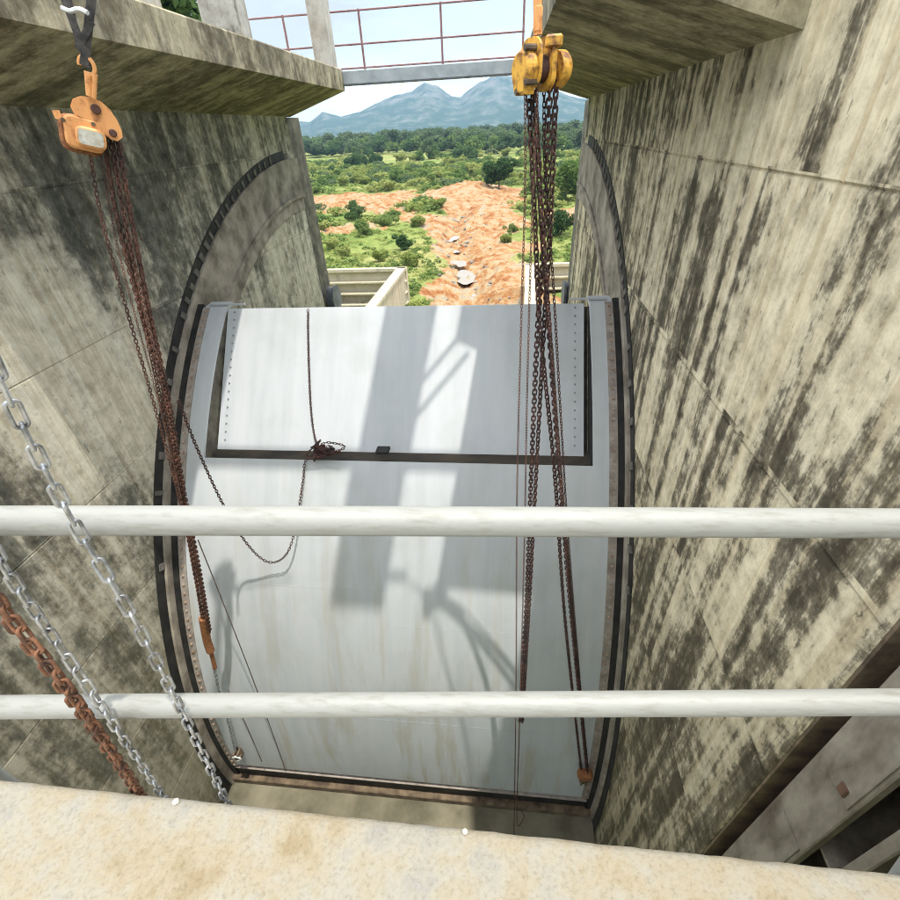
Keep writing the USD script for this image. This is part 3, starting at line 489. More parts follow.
def panel(y0, y1, z0, z1, x, s, c=0.012, t=0.06):
    """A concrete lift with a chamfered face at x; s is the direction its face looks."""
    P = [(x - s * t, y, z) for y in (y0, y1) for z in (z0, z1)] + [(x - s * c, y, z) for y in (y0, y1) for z in (z0, z1)] + [(x, y, z) for y in (y0 + c, y1 - c) for z in (z0 + c, z1 - c)]
    return trimesh.convex.convex_hull(np.array(P))
def cantilever(x, s):
    """The hoist deck slab: its soffit rises from the pier face towards the tip."""
    zt = 1.13; tip = x + s * TIP
    P = [(px_, y, z) for y in (3.74, 12.35) for px_, z in ((x - s * 0.02, 0.365), (tip, 0.365 + TIP * SLOPE), (tip, zt - 0.02), (tip - s * 0.02, zt), (x - s * 2.6, zt), (x - s * 2.6, 0.6), (x - s * 0.02, 0.365))]
    return trimesh.convex.convex_hull(np.array(P))
def groove_teeth(x, s, t):
    g = np.random.default_rng(3)
    for a in np.r_[np.arange(97.0, 126, 1.75), np.arange(127, 152, 3.4)]:
        a += g.uniform(-0.25, 0.25); w = g.uniform(0.35, 0.7)
        obj('anchor_plate', arcband(x - s * 0.02, x + s * 0.03, 8.845, 8.845 + g.uniform(0.09, 0.15), a, a + w, 3), 'anchor_steel', t)
def pier(s, x, mname, label):
    t = thing('concrete_pier', label, 'pier')
    back = x - s * 3.2
    ys = [(-6.0, 0.62), (1.37, PIER_END)] if s < 0 else [(-6.0, PIER_END)]
    for y0, y1 in ys: obj('pier_core', bx(min(x - s * 0.03, back), max(x - s * 0.03, back), y0 + 0.004, y1 - 0.004, -13.1, 1.125), mname, t)
    for i in range(len(LIFTS) - 1):
        for y0, y1 in ys:
            cuts = [y0, y1]
            if s < 0 and i == 0 and y1 > 5: cuts = [y0, 2.86, y1]
            for a, b in zip(cuts[:-1], cuts[1:]): obj('concrete_lift', panel(a, b, LIFTS[i + 1], LIFTS[i], x, s), mname, t)
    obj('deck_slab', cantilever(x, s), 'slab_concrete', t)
    # embedded side-seal guide: broad plate, its stepped inner edge, black joint and anchor plates
    obj('guide_plate', arcband(x - s * 0.02, x + s * 0.05, 8.13, 8.84, 88, 186), 'guide_steel', t, smooth=30)
    obj('guide_step', arcband(x - s * 0.02, x + s * 0.025, 7.80, 8.06, 88, 186), 'guide_steel', t, smooth=30)
    obj('guide_lip', arcband(x - s * 0.02, x + s * 0.085, 8.06, 8.13, 88, 186), 'guide_steel', t, smooth=30)
    obj('joint_strip', arcband(x - s * 0.02, x + s * 0.012, 8.843, 9.0, 92, 196), 'rubber', t)
    groove_teeth(x, s, t)
    obj('end_strip', bx(min(x - s * 0.05, x - s * 0.6), max(x - s * 0.05, x - s * 0.6), PIER_END - 0.002, PIER_END + 0.85, -13, 0.36), 'flap_edge', t)
    # round bearing housing on the downstream face
    c = np.array([x + s * (0.02 if s > 0 else -0.08), 12.75, -3.78])
    obj('bearing_housing', [tube(c + [-0.55 * s, 0, 0], c + [0.1 * s, -0.05, 0], 0.30, 20), tube(c + [0.1 * s, -0.05, 0], c + [0.16 * s, -0.05, 0], 0.35, 20)], 'trunnion_paint', t, smooth=40)
    return t
pl = pier(1, XL, 'pier_concrete_left', 'grey stained concrete pier wall left of the gate, with the pale dry patch')
pr = pier(-1, XR, 'pier_concrete_right', 'cream and black streaked concrete pier wall right of the gate, with a steel lined slot')
# steel-lined stop-log slot in the right pier
obj('slot_back', bx(2.42, 4.8, 0.62, 1.37, -13, 1.12), 'pier_concrete_right', pr)
obj('slot_edge', bx(1.715, 2.42, 1.352, 1.369, -13, 1.1), 'rust_plate', pr)
for (a, b, c, d) in ((1.72, 1.77, 0.98, 1.26), (1.77, 2.06, 1.235, 1.26), (2.05, 2.09, 0.70, 1.235), (1.74, 1.84, 0.80, 0.86), (2.25, 2.29, 0.63, 1.3)):
    obj('slot_guide', bx(a, b, c, d, -12.8, 0.95, 0.006), 'slot_steel', pr)
for z in (-1.45, -2.35, -3.3, -4.4, -5.4):
    obj('stiffener', bx(1.775, 2.048, 0.86, 1.232, z, z + 0.025), 'slot_steel', pr)
for z in (-1.9, -2.75):
    obj('rust_bracket', bx(1.70, 1.722, 1.04, 1.09, z - 0.03, z + 0.04, 0.006), 'rust_bracket', pr)
for z in (-2.3, -3.9): obj('cover_strip', bx(1.712, 1.719, 1.0, 1.18, z - 0.5, z + 0.5, 0.002), 'slot_steel', pr)
# sill
t = thing('gate_sill', 'dark concrete sill with a rusted steel beam under the gate', 'sill')
prof = [(3.0, -9.72), (2.6, -9.73), (1.6, -9.86), (0.4, -10.3), (-2, -11.5), (-6, -13), (-6, -14), (6, -14), (6, -9.95), (3.0, -9.95)]
obj('sill_apron', prism(Polygon(prof), XR - XL - 0.02, (XL + 0.01, 0, 0), (0, 1, 0), (0, 0, 1), (1, 0, 0)), 'sill_concrete', t)
obj('sill_beam', bx(XL + 0.02, XR - 0.02, 3.0, 3.25, -9.74, -9.56, 0.012), 'rust_plate', t)
obj('sill_seat', bx(XL + 0.03, XR - 0.03, 3.13, 3.6, -9.95, -9.50, 0.01), 'rubber', t)

# ------------------------------------------------------------------ the radial gate
GC = (11.79, -9.235); RG = 8.70
def gp_(x, th, r=RG): return np.array([x, GC[0] + r * math.cos(math.radians(th)), GC[1] + r * math.sin(math.radians(th))])
gate = thing('radial_gate', 'curved grey painted steel spillway gate between the piers', 'gate', group=None)
GX0, GX1, TT, TB, TF = -4.64, 1.565, 125.3, 179.4, 141.0
FX0, FX1 = -4.27, 1.25
obj('skin_plate', [arcband(FX0, FX1, RG - 0.04, RG, TF, TB), arcband(GX0, FX0, RG - 0.04, RG, TT, TB, 90), arcband(FX1, GX1, RG - 0.04, RG, TT, TB, 90)], 'gate_paint', gate, smooth=30)
for side, a, b in ((0, GX0, GX0 + 0.11), (1, GX1 - 0.11, GX1)):
    obj('clamp_bar', arcband(a, b, RG, RG + 0.016, TT, TB), 'clamp_bar', gate, smooth=30)
    bolts = []
    for th in np.arange(TT + 0.5, TB, 0.92):
        c = gp_((a + b) / 2, th, RG + 0.016); e = gp_((a + b) / 2, th, RG + 0.034); bolts.append(tube(c, e, 0.019, 6))
    obj('bolt_row', bolts, 'bolt_rust', gate, kind='stuff')
    xo = (XL + 0.05, GX0 - 0.003) if side == 0 else (GX1 + 0.003, XR - 0.05)
    obj('rubber_seal', arcband(xo[0], xo[1], RG - 0.07, RG + 0.02, TT - 0.4, 183), 'rubber', gate)
# flap in the crest: a flat leaf whose foot sits deeper than the skin
ft, fb_ = gp_(0, TT, RG - 0.02)[1:], gp_(0, TF, RG - 0.0)[1:]
dv = fb_ - ft; dv /= np.linalg.norm(dv); nn = np.array([-dv[1], dv[0]]); nn = nn if nn @ np.array([-1, 1]) > 0 else -nn
foot = fb_ - nn * 0.26 - dv * 0.16
dv2 = foot - ft; LEN = np.linalg.norm(dv2); dv2 /= LEN; n2 = np.array([-dv2[1], dv2[0]]); n2 = n2 if n2 @ np.array([-1, 1]) > 0 else -n2
U, V_, N_ = np.array([1, 0, 0]), np.array([0, *dv2]), np.array([0, *n2])
fl = trimesh.creation.box((FX1 - FX0 - 0.10, LEN, 0.05)); fl.vertices = fl.vertices @ np.array([U, V_, N_]) + np.array([(FX0 + FX1) / 2 - 0.025, *(ft + dv2 * LEN / 2 - n2 * 0.025)])
flap = obj('flap_leaf', fl, 'gate_paint', gate)
def onflap(x, s, h): p = ft + dv2 * s + n2 * h; return np.array([x, p[0], p[1]])
for x in (FX0 + 0.14, FX1 - 0.20):
    obj('bolt_row', [tube(onflap(x, s, 0), onflap(x, s, 0.014), 0.013, 6) for s in np.arange(0.06, LEN - 0.05, 0.125)], 'bolt_grey', flap, kind='stuff')
def quad_solid(P, x0, x1):
    pg = Polygon(P); return prism(pg, x1 - x0, (x0, 0, 0), (0, 1, 0), (0, 0, 1), (1, 0, 0))
side = [tuple(gp_(0, a, RG - 0.002)[1:]) for a in np.linspace(TT, TF, 14)] + [tuple(foot - n2 * 0.1 + dv2 * 0.2), tuple(ft - n2 * 0.1)]
obj('side_reveal', quad_solid(side, FX0 - 0.02, FX0 - 0.002), 'flap_edge', gate); obj('side_reveal', quad_solid(side, FX1 + 0.002, FX1 + 0.02), 'rubber', gate)  # right reveal coloured black to paint the shade of the gap
gap = [tuple(fb_ - nn * 0.10 + dv * 0.08), tuple(foot - n2 * 0.06 - dv2 * 0.10), tuple(foot - n2 * 0.12 - dv2 * 0.10), tuple(fb_ - nn * 0.22 + dv * 0.10)]
obj('gap_plate', quad_solid(gap, FX0 - 0.001, FX1 + 0.001), 'gap_rust', gate)
bk = trimesh.creation.box((FX1 - FX0 + 0.004, LEN + 0.1, 0.02)); bk.vertices = bk.vertices @ np.array([U, V_, N_]) + np.array([(FX0 + FX1) / 2, *(ft + dv2 * (LEN / 2 + 0.05) - n2 * 0.13)])
obj('backing_plate', bk, 'gap_rust', gate)  # added dark sheet that closes the flap gaps and keeps them black
obj('hinge_seal', sweep([onflap(FX0 + 0.03, LEN + 0.018, -0.02), onflap(-1.5, LEN + 0.018, -0.02), onflap(FX1 - 0.03, LEN + 0.018, -0.02)], 0.026, 10), 'rubber', gate)
obj('hinge_pad', bx(-1.70, -1.52, 5.05, 5.2, -3.66, -3.615, 0.006), 'rubber', gate)
# crest plate behind the top edge, bottom edge angle, lifting lugs
cr = [tuple(gp_(0, TT, RG)[1:]), tuple(gp_(0, TT, RG)[1:] + [0.25, 0.02]), tuple(gp_(0, TT, RG)[1:] + [0.25, -0.02]), tuple(gp_(0, TT + 0.35, RG - 0.04)[1:])]
obj('crest_plate', [quad_solid(cr, GX0, FX0 - 0.001), quad_solid(cr, FX1 + 0.001, GX1)], 'gate_paint', gate)
obj('crest_tab', [bx(FX0 - 0.30, FX0 + 0.28, 6.83, 6.86, -2.12, -2.095), bx(FX1 - 0.26, FX1 + 0.26, 6.83, 6.86, -2.12, -2.095)], 'gate_paint', gate)
obj('bottom_angle', bx(GX0 + 0.01, GX1 - 0.01, 3.07, 3.16, -9.262, -9.24, 0.004), 'clamp_bar', gate)
obj('bottom_seal', bx(GX0 + 0.02, GX1 - 0.02, 3.10, 3.30, -9.55, -9.272), 'rubber', gate)
for x, z in ((-4.33, -8.58), (1.39, -8.30)):
    obj('lifting_lug', [bx(x - 0.05, x - 0.02, 2.99, 3.12, z - 0.1, z + 0.1, 0.004), bx(x + 0.02, x + 0.05, 2.99, 3.12, z - 0.1, z + 0.1, 0.004), tube((x - 0.07, 3.03, z), (x + 0.07, 3.03, z), 0.018, 8)], 'rust_plate', gate)
for x in (-3.05, -1.52, 0.03): obj('weld_seam', arcband(x - 0.006, x + 0.006, RG - 0.001, RG + 0.0014, TF + 0.3, TB - 0.2, 40), 'gate_paint', gate)
for a, b, th in ((GX0 + 0.14, -1.53, 153.0), (-1.51, GX1 - 0.14, 156.5), (GX0 + 0.14, GX1 - 0.14, 168.0)): obj('weld_seam', arcband(a, b, RG - 0.001, RG + 0.0012, th, th + 0.07, 3), 'gate_paint', gate)

# ------------------------------------------------------------------ deck the camera stands on, with its handrail
kz = -1.62
def kerb_edge(x): return 0.452 + 0.012 * math.sin(x * 7.0) * 0.4
nx_ = 220; xs_ = np.linspace(-4.7, 1.66, nx_); prof_n = 14
rows = []
for x in xs_:
    e = 0.452 + (meshkit.fbm(np.array([x * 22, 0.3, 0.7]), 4, 2) - 0.5) * 0.010
    r_ = [( -1.4, kz)] + [(y, kz) for y in np.linspace(0.0, e - 0.03, 16)] + [(e - 0.016, kz - 0.003), (e - 0.005, kz - 0.012), (e, kz - 0.03), (e, kz - 0.30), (e - 0.02, kz - 0.95), (-9.0, kz - 0.95)]
    rows.append([(x, y, z + (0 if k in (0, len(r_) - 1) else (meshkit.fbm(np.array([x * 14, y * 14, z * 14]), 4, 12) - 0.5) * 0.006)) for k, (y, z) in enumerate(r_)])
V = np.array(rows); m_ = V.shape[1]; ix = np.arange(nx_ * m_).reshape(nx_, m_); Fk = []
for k in range(m_):
    k2 = (k + 1) % m_
    Fk.append(np.stack([ix[:-1, k], ix[1:, k], ix[1:, k2]], -1)); Fk.append(np.stack([ix[:-1, k], ix[1:, k2], ix[:-1, k2]], -1))
obj('deck', (V.reshape(-1, 3), np.vstack(Fk)[:, ::-1]), 'kerb_concrete', smooth=40, kind='structure', label='sunlit cream concrete deck edge in the foreground')
for x, y, r_, lb in ((-0.945, 0.436, 0.010, 'white pebble at the deck edge beside the galvanised chains'), (-0.075, 0.438, 0.008, 'flat pale pebble at the middle of the deck edge')):
    b = boulder(r_, 3); b.apply_translation((x, y, kz + r_ * 0.3)); tag(obj('pebble', b, 'plate_pale'), lb, 'pebble')
hr = thing('handrail', 'weathered galvanised two bar handrail crossing in front of the camera', 'handrail')
def ext(a, b, k0, k1): a, b = np.array(a), np.array(b); return a + (b - a) * k0, a + (b - a) * k1
u0, u1 = ext((-.994, .581, -.607), (.804, .756, -.689), -0.42, 1.30); l0, l1 = ext((-1.378, .511, -1.272), (.993, .673, -1.205), -0.16, 1.14)
def pipe(a, b, r, seed):
    P = np.linspace(a, b, 60); P[:, 2] += 0.004 * np.sin(np.linspace(0, 5 + seed, 60)); return sweep(P, r, 20)
obj('rail', pipe(u0, u1, 0.0302, 0), 'galvanised_rail', hr, smooth=60); obj('rail', pipe(l0, l1, 0.0302, 1), 'galvanised_rail', hr, smooth=60)
obj('post', tube((u0[0] + .02, u0[1], u0[2] + 0.03), (u0[0] + .02, 0.49, -2.1), 0.028, 14), 'galvanised_rail', hr, smooth=60); obj('post', tube((u1[0] - .02, u1[1], u1[2] + 0.03), (u1[0] - .02, 0.55, -2.1), 0.028, 14), 'galvanised_rail', hr, smooth=60)
for px_, y in ((u0[0] + .02, 0.49), (u1[0] - .02, 0.55)): obj('base_plate', bx(px_ - 0.06, px_ + 0.06, 0.44, y + 0.0, -2.15, -2.0), 'galvanised_rail', hr)

# ------------------------------------------------------------------ foreground chains: every link is a part
def link_chain(name, label, path, pitch, d, w, mname, roll=0.5, seed=1, extra=None):
    t = thing(name, label, 'chain')
    V, F = link_mesh(pitch, d, w, 16, 8)
    for k, pth in enumerate([path] + (extra or [])):
        for c, R in link_frames(pth, pitch, roll + 0.7 * k, 0.16, seed + k): obj('link', (V @ R + c, F), mname, t, smooth=True)
    return t
def fg(pts, ys): return [at(a, b, 'y', y) for (a, b), y in zip(pts, ys)]
pa = fg([(-70, 215), (0, 380), (75, 525), (145, 640), (228, 805), (250, 855)], [0.50, 0.525, 0.545, 0.50, 0.475, 0.48])
link_chain('galvanised_chain', 'shiny galvanised chain, the right one of two hanging past both rails on the left', pa, 0.0450, 0.0068, 0.0240, 'galvanised_chain', 0.5, 1)
pb = fg([(-60, 435), (0, 560), (55, 640), (100, 705), (165, 800), (195, 850)], [0.50, 0.505, 0.50, 0.475, 0.47, 0.48])
link_chain('galvanised_chain', 'shiny galvanised chain, the left one of two, between its twin and the rusty chain', pb, 0.0440, 0.0068, 0.0240, 'galvanised_chain', 0.8, 4)
pc = fg([(-60, 500), (0, 605), (70, 694), (140, 795), (170, 850)], [0.51, 0.50, 0.465, 0.47, 0.48])
off = np.array([0.0145, -0.004, 0.009])
link_chain('rusty_chain', 'thick doubled orange rusty chain at the lower left before the lower rail', [p - off for p in pc], 0.033, 0.0080, 0.0265, 'rust_near', 0.3, 8, extra=[[p + off for p in pc]])

# ------------------------------------------------------------------ chain hoists
def bundle(name, parent, path, n, spread, pitch, d, w, mname, seed, fan=0.0):
    path = np.asarray(path, float); g = np.random.default_rng(seed)
    for k in range(n):
        a = 2 * np.pi * k / max(n, 1) + seed; o = np.array([math.cos(a), 0.6 * math.sin(a), 0]) * spread
        tt = np.linspace(0, 1, len(path))[:, None]
        q = path + o * (1 + fan * tt) + g.normal(0, spread * 0.28, path.shape) * np.sin(np.pi * tt)
        obj(name, chain(q, pitch, d, w, 0.4 + 0.9 * k, seed + k), mname, parent)
def hook(p, size, up=True):
    th = np.radians(np.linspace(-100, 170, 18)); r = size * 0.5
    P = [np.array(p) + [r * math.cos(a), 0, r * math.sin(a)] for a in th]
    return sweep(P, size * 0.13, 8)
YH = 3.7
# right hoist, yellow
RH = thing('chain_hoist', 'rusty yellow chain hoist hanging at the top centre with dark chains to the gate', 'chain hoist')
ca, sa = math.cos(math.radians(26)), math.sin(math.radians(26)); AXH = np.array([ca, sa, 0]); UH = np.array([-sa, ca, 0]); ZU = np.array([0, 0, 1.0])
HC = np.array([0.225, YH, 0.275])
def low(m): m.vertices[:, 2] = HC[2] + 0.02 + (m.vertices[:, 2] - HC[2]) * 0.80; return m
def disc(poly, s0, s1, c=0.0, up=0.0, fwd=0.0): return low(prism(poly, s1 - s0, HC + AXH * s0 + ZU * up + UH * fwd, -UH, ZU, AXH, c))
def discL(poly, s0, s1, c=0.0, up=0.0, fwd=0.0): return low(prism(poly, s1 - s0, HC + AXH * s1 + ZU * up + UH * fwd, UH, ZU, -AXH, c))
obj('gear_cover', [discL(Point(0, 0).buffer(0.118, quad_segs=8).union(sbox(-0.07, -0.155, 0.07, 0.1)).buffer(0.02).buffer(-0.02).convex_hull, -0.165, -0.095, 0.02, -0.03)], 'yellow_paint', RH, smooth=35)
pp = rrect(0.26, 0.31, 0.10)
obj('side_plate', disc(pp, -0.093, -0.078, up=0.0, fwd=0.0), 'yellow_paint', RH, smooth=35); obj('side_plate', disc(rrect(0.22, 0.33, 0.09), 0.0, 0.035, 0.006, up=-0.005), 'yellow_paint', RH, smooth=35)
obj('load_sheave', disc(Point(0, 0).buffer(0.085), -0.077, -0.001, up=-0.03), 'rust_chain_dark', RH, smooth=35)
obj('wheel_cover', [disc(Point(0, 0).buffer(0.118, quad_segs=10), 0.075, 0.15, 0.022, up=-0.035)], 'yellow_paint', RH, smooth=35)
obj('wheel_hub', disc(Point(0, 0).buffer(0.05), 0.036, 0.076, up=-0.02), 'rust_plate', RH)
obj('guide_arm', [bx(HC[0] + 0.0, HC[0] + 0.10, YH - 0.10, YH - 0.05, HC[2] + 0.085, HC[2] + 0.145, 0.01)], 'yellow_paint', RH)
for b_, u_ in ((-0.07, 0.09), (0.03, -0.11), (-0.09, -0.07)):
    p = HC - AXH * 0.168 + UH * b_ + ZU * u_; obj('bolt', tube(p, p + AXH * 0.09, 0.018, 8), 'rust_plate', RH)
tp = np.array([0.175, YH, 0.47])
obj('top_hook', [hook((0.165, YH, 0.70), 0.12), tube((0.17, YH, 0.64), (0.185, YH, 0.43), 0.026, 10), bx(0.155, 0.205, YH - 0.03, YH + 0.03, 0.44, 0.56, 0.01)], 'orange_paint', RH, smooth=40)
hb = np.array([1.385, 3.03, -8.12])
pB = [at(532, 84, 'y', YH), at(540, 230, 'y', 3.66), at(547, 330, 'y', 3.62), at(558, 480, 'y', 3.5), at(570, 620, 'y', 3.33), np.array([1.385, 3.06, -8.02])]
pA = [at(553, 82, 'y', YH), at(547, 240, 'y', YH), at(541, 330, 'y', 3.66), at(534, 470, 'y', 3.52), at(528, 600, 'y', 3.33), at(521, 722, 'y', 3.03)]
bundle('load_chain', RH, pB, 3, 0.024, 0.042, 0.0145, 0.049, 'rust_chain_dark', 3, fan=1.6)
bundle('load_chain', RH, pA, 2, 0.020, 0.042, 0.0145, 0.049, 'rust_chain_dark', 6)
obj('slack_chain', chain([at(544, 84, 'y', YH + .03), at(545, 170, 'y', YH + .03), at(553, 280, 'y', YH), at(561, 420, 'y', 3.6), at(570, 560, 'y', 3.45), at(585, 740, 'y', 3.1)], 0.03, 0.008, 0.028, seed=9), 'rust_chain_dark', RH)
obj('hand_chain', chain([at(525, 80, 'y', 3.6), at(525, 190, 'y', 3.55), at(521, 330, 'y', 3.4), at(517, 500, 'y', 3.2), at(516, 690, 'y', 2.9), at(514, 836, 'y', 2.55)], 0.024, 0.0055, 0.020, seed=10), 'rust_chain', RH)
obj('hand_chain', chain([at(538, 80, 'y', 3.62), at(531, 250, 'y', 3.5), at(527, 400, 'y', 3.3), at(524, 560, 'y', 3.1), at(519, 740, 'y', 2.8), at(517, 822, 'y', 2.6), at(524, 817, 'y', 2.58), at(521, 810, 'y', 2.6)], 0.024, 0.0055, 0.020, seed=12), 'rust_chain', RH)
obj('hook_block', [bx(hb[0] - 0.11, hb[0] + 0.11, 2.97, 3.10, hb[2] - 0.05, hb[2] + 0.10, 0.03), trimesh.convex.convex_hull(np.array([(hb[0] + a, 3.03 + b, hb[2] + c) for a, b, c in ((-.1, -.05, 0), (.1, -.05, 0), (-.1, .05, 0), (.1, .05, 0), (-.03, -.03, -.17), (.03, -.03, -.17), (-.03, .03, -.17), (.03, .03, -.17))]))], 'rust_bright', RH)
obj('block_hook', hook((hb[0], 3.03, hb[2] - 0.24), 0.10), 'rust_plate', RH)
# left hoist, orange: it hangs twisted, its plate towards the deck
LH = thing('chain_hoist', 'orange chain hoist with a pale name plate hanging at the upper left', 'chain hoist')
LC = np.array([-2.90, YH, 0.125]); fn = np.array([0.617, -0.787, -0.05]); fn /= np.linalg.norm(fn); fu = np.array([0.787, 0.617, 0]); fv = np.cross(fn, fu); fv = fv if fv[2] > 0 else -fv
def facing(poly, depth, o, c=0.0): 
    p = LC + fu * o[0] + fv * o[1] + fn * o[2]; return prism(poly, depth, p, fu, fv, fn, c)
K = 0.0060
def pix(pts): return Polygon([((x - 88) * K * 0.80, -(y - 125) * K) for x, y in pts])
bean = pix([(76, 106), (82, 100), (90, 98), (101, 99), (111, 103), (118, 110), (122, 120), (123, 130), (121, 136), (114, 139), (107, 137), (101, 131), (98, 124), (93, 119), (84, 116), (77, 113)]).buffer(0.012).buffer(-0.004)
obj('side_plate', facing(bean, 0.035, (0, 0, -0.02), 0.0), 'orange_paint', LH, smooth=30); obj('side_plate', facing(affinity.translate(bean, -0.01, 0), 0.02, (0, 0, -0.15)), 'orange_paint', LH)
obj('load_sheave', facing(Point((104 - 88) * K * 0.8, -(120 - 125) * K).buffer(0.085), 0.11, (0, 0, -0.13)), 'rust_plate', LH)
for (x, y, r) in ((102, 109, 0.030), (112, 132, 0.024)): obj('plate_bolt', facing(Point((x - 88) * K * 0.8, -(y - 125) * K).buffer(r), 0.022, (0, 0, 0.014), 0.006), 'rust_chain', LH)
def tilt(w, h, r, px_, py_, a): return affinity.translate(affinity.rotate(rrect(w, h, r), a, origin=(0, 0)), (px_ - 88) * K * 0.8, -(py_ - 125) * K)
cov = tilt(0.225, 0.205, 0.05, 76, 132, -17)
obj('chain_cover', facing(cov, 0.10, (0, 0, -0.08), 0.016), 'orange_paint', LH, smooth=35); obj('rear_cover', facing(affinity.translate(cov, -0.025, -0.012).buffer(0.014), 0.11, (0, 0, -0.20), 0.02), 'rust_bright', LH, smooth=35)
obj('cover_boss', facing(tilt(0.175, 0.125, 0.04, 82, 136, -17), 0.045, (0, 0, 0.018), 0.012), 'orange_paint', LH, smooth=35)
obj('name_plate', facing(tilt(0.142, 0.092, 0.022, 82, 136, -17), 0.006, (0, 0, 0.061)), 'plate_pale', LH)
for dx_, dy_ in ((-0.09, 0.085), (0.075, 0.055)): obj('cover_screw', facing(Point((76 - 88) * K * 0.8 + dx_, -(132 - 125) * K + dy_ ).buffer(0.013), 0.012, (0, 0, 0.018)), 'rust_plate', LH)
obj('cover_lug', [facing(sbox((50 - 88) * K * 0.8, -(116 - 125) * K, (56 - 88) * K * 0.8, -(110 - 125) * K).buffer(0.006), 0.06, (0, 0, -0.07))], 'orange_paint', LH)
tp = at(90, 96, 'y', YH)
obj('top_hook', [hook(at(87, 66, 'y', YH), 0.10), tube(at(88, 72, 'y', YH), tp, 0.022, 10), tube(at(95, 74, 'y', YH), at(94, 98, 'y', YH), 0.015, 8)], 'orange_paint', LH, smooth=40)
def lpath(dx): return [at(a + dx, b, 'y', y) for a, b, y in ((108, 132, 3.84), (121, 215, 3.78), (143, 310, 3.7), (163, 400, 3.62), (180, 490, 3.52), (194, 565, 3.42), (206, 632, 3.32))]
bundle('load_chain', LH, lpath(2), 6, 0.058, 0.038, 0.0125, 0.043, 'rust_chain', 21, fan=-0.4)
obj('load_chain', chain([at(a, b, 'y', y) for a, b, y in ((88, 140, 3.86), (101, 215, 3.75), (124, 300, 3.66), (150, 390, 3.6), (172, 470, 3.5), (190, 545, 3.42), (202, 620, 3.33))], 0.034, 0.010, 0.035, seed=23), 'rust_chain', LH)
obj('hand_chain', chain([at(a, b, 'y', y) for a, b, y in ((98, 138, 3.86), (112, 220, 3.72), (131, 300, 3.6), (158, 400, 3.55), (182, 500, 3.45))], 0.024, 0.0055, 0.020, seed=25), 'rust_chain', LH)
e0 = at(206, 634, 'y', 3.32)
obj('hook_block', [sweep(spline([at(203, 618, 'y', 3.34), at(207, 640, 'y', 3.31), at(211, 652, 'y', 3.28)], 0.05), 0.055, 10), tube(at(211, 652, 'y', 3.28), at(215, 668, 'y', 3.24), 0.03, 8)], 'rust_bright', LH)
obj('tail_chain', chain([at(213, 662, 'y', 3.25), at(219, 690, 'y', 3.19), at(228, 722, 'y', 3.10), np.array([-4.33, 3.03, -8.5])], 0.05, 0.012, 0.042, seed=27), 'galvanised_chain', LH)
obj('shackle', hook(np.array([-4.33, 2.99, -8.6]), 0.13), 'tie_white', LH)
# slings that carry the left hoist
sl = thing('lifting_sling', 'dark webbing sling crossed above the orange hoist at the top left', 'sling')
def strap(a, b, w, h):
    a, b = np.array(a, float), np.array(b, float); d = (b - a) / np.linalg.norm(b - a); u = np.cross(d, fn); u /= np.linalg.norm(u)
    return trimesh.convex.convex_hull(np.array([p + u * w * s1 + fn * (0.006 * s2 + h) for p in (a, b) for s1 in (-1, 1) for s2 in (-1, 1)]))
def up(px_, py_, z):      # the strap goes on straight up to the bracket
    a = at(88, 66, 'y', YH); b = at(px_, py_, 'y', YH); return a + (b - a) * (z - a[2]) / (b[2] - a[2])
obj('strap', strap(at(90, 68, 'y', YH), up(64, 0, 2.22), 0.022, 0.0), 'sling_fabric', sl); obj('strap', strap(at(84, 66, 'y', YH), up(95, 0, 2.22), 0.024, 0.02), 'sling_fabric', sl); obj('strap', strap(at(79, 44, 'y', YH), up(72, 0, 2.22), 0.018, -0.02), 'sling_fabric', sl)
obj('strap', strap(at(92, 22, 'y', YH), at(77, 50, 'y', YH), 0.018, 0.04), 'sling_fabric', sl)
obj('tie_wire', sweep(spline([at(62, 8, 'y', YH - .05), at(70, 11, 'y', YH - .06), at(79, 9, 'y', YH - .06), at(90, 14, 'y', YH - .07)], 0.02), 0.013, 6), 'tie_white', sl)

# slack chain on the gate, with its tangle
SC = thing('slack_chain', 'thin brown chain looped over the gate with a tangle on the flap edge', 'chain')
def og(px_, py_, h=0.03):
    r = BASIS @ np.array([(px_ - 450) / 460.0, -(py_ - 450) / 460.0, -1.0]); R_ = RG + h
    a = r[1] ** 2 + r[2] ** 2; b = -2 * (r[1] * GC[0] + r[2] * GC[1]); c = GC[0] ** 2 + GC[1] ** 2 - R_ * R_; t_ = (-b - math.sqrt(b * b - 4 * a * c)) / (2 * a); return r * t_
knot = og(322, 451, 0.06)
obj('chain_run', chain([at(178, 400, 'y', 3.62), at(200, 455, 'y', 3.8), at(225, 508, 'y', 3.95), at(248, 545, 'y', 4.02), at(268, 562, 'y', 4.08), at(285, 556, 'y', 4.12), og(295, 530, 0.16), og(303, 480, 0.06), og(306, 460, 0.05), knot], 0.042, 0.011, 0.038, seed=31), 'rust_chain_dark', SC)
def flp(px_, py_, h):     # on the flap leaf
    r = BASIS @ np.array([(px_ - 450) / 460.0, -(py_ - 450) / 460.0, -1.0]); o = np.array([0, *ft]); k = ((o + N_ * h) @ N_) / (r @ N_); return r * k
obj('chain_run', chain([knot, flp(315, 438, 0.04), flp(311, 410, 0.025), flp(309, 370, 0.025), flp(308, 330, 0.025), flp(308, 309, 0.04)], 0.042, 0.011, 0.038, seed=32), 'rust_chain_dark', SC)
g = np.random.default_rng(4); kn = [knot]
for i in range(54): kn.append(knot + g.normal(0, 1, 3) * np.array([0.13, 0.05, 0.06]) + [0.02, -0.03, 0.03])
obj('tangle', chain(kn, 0.042, 0.011, 0.038, seed=33), 'rust_chain_dark', SC)
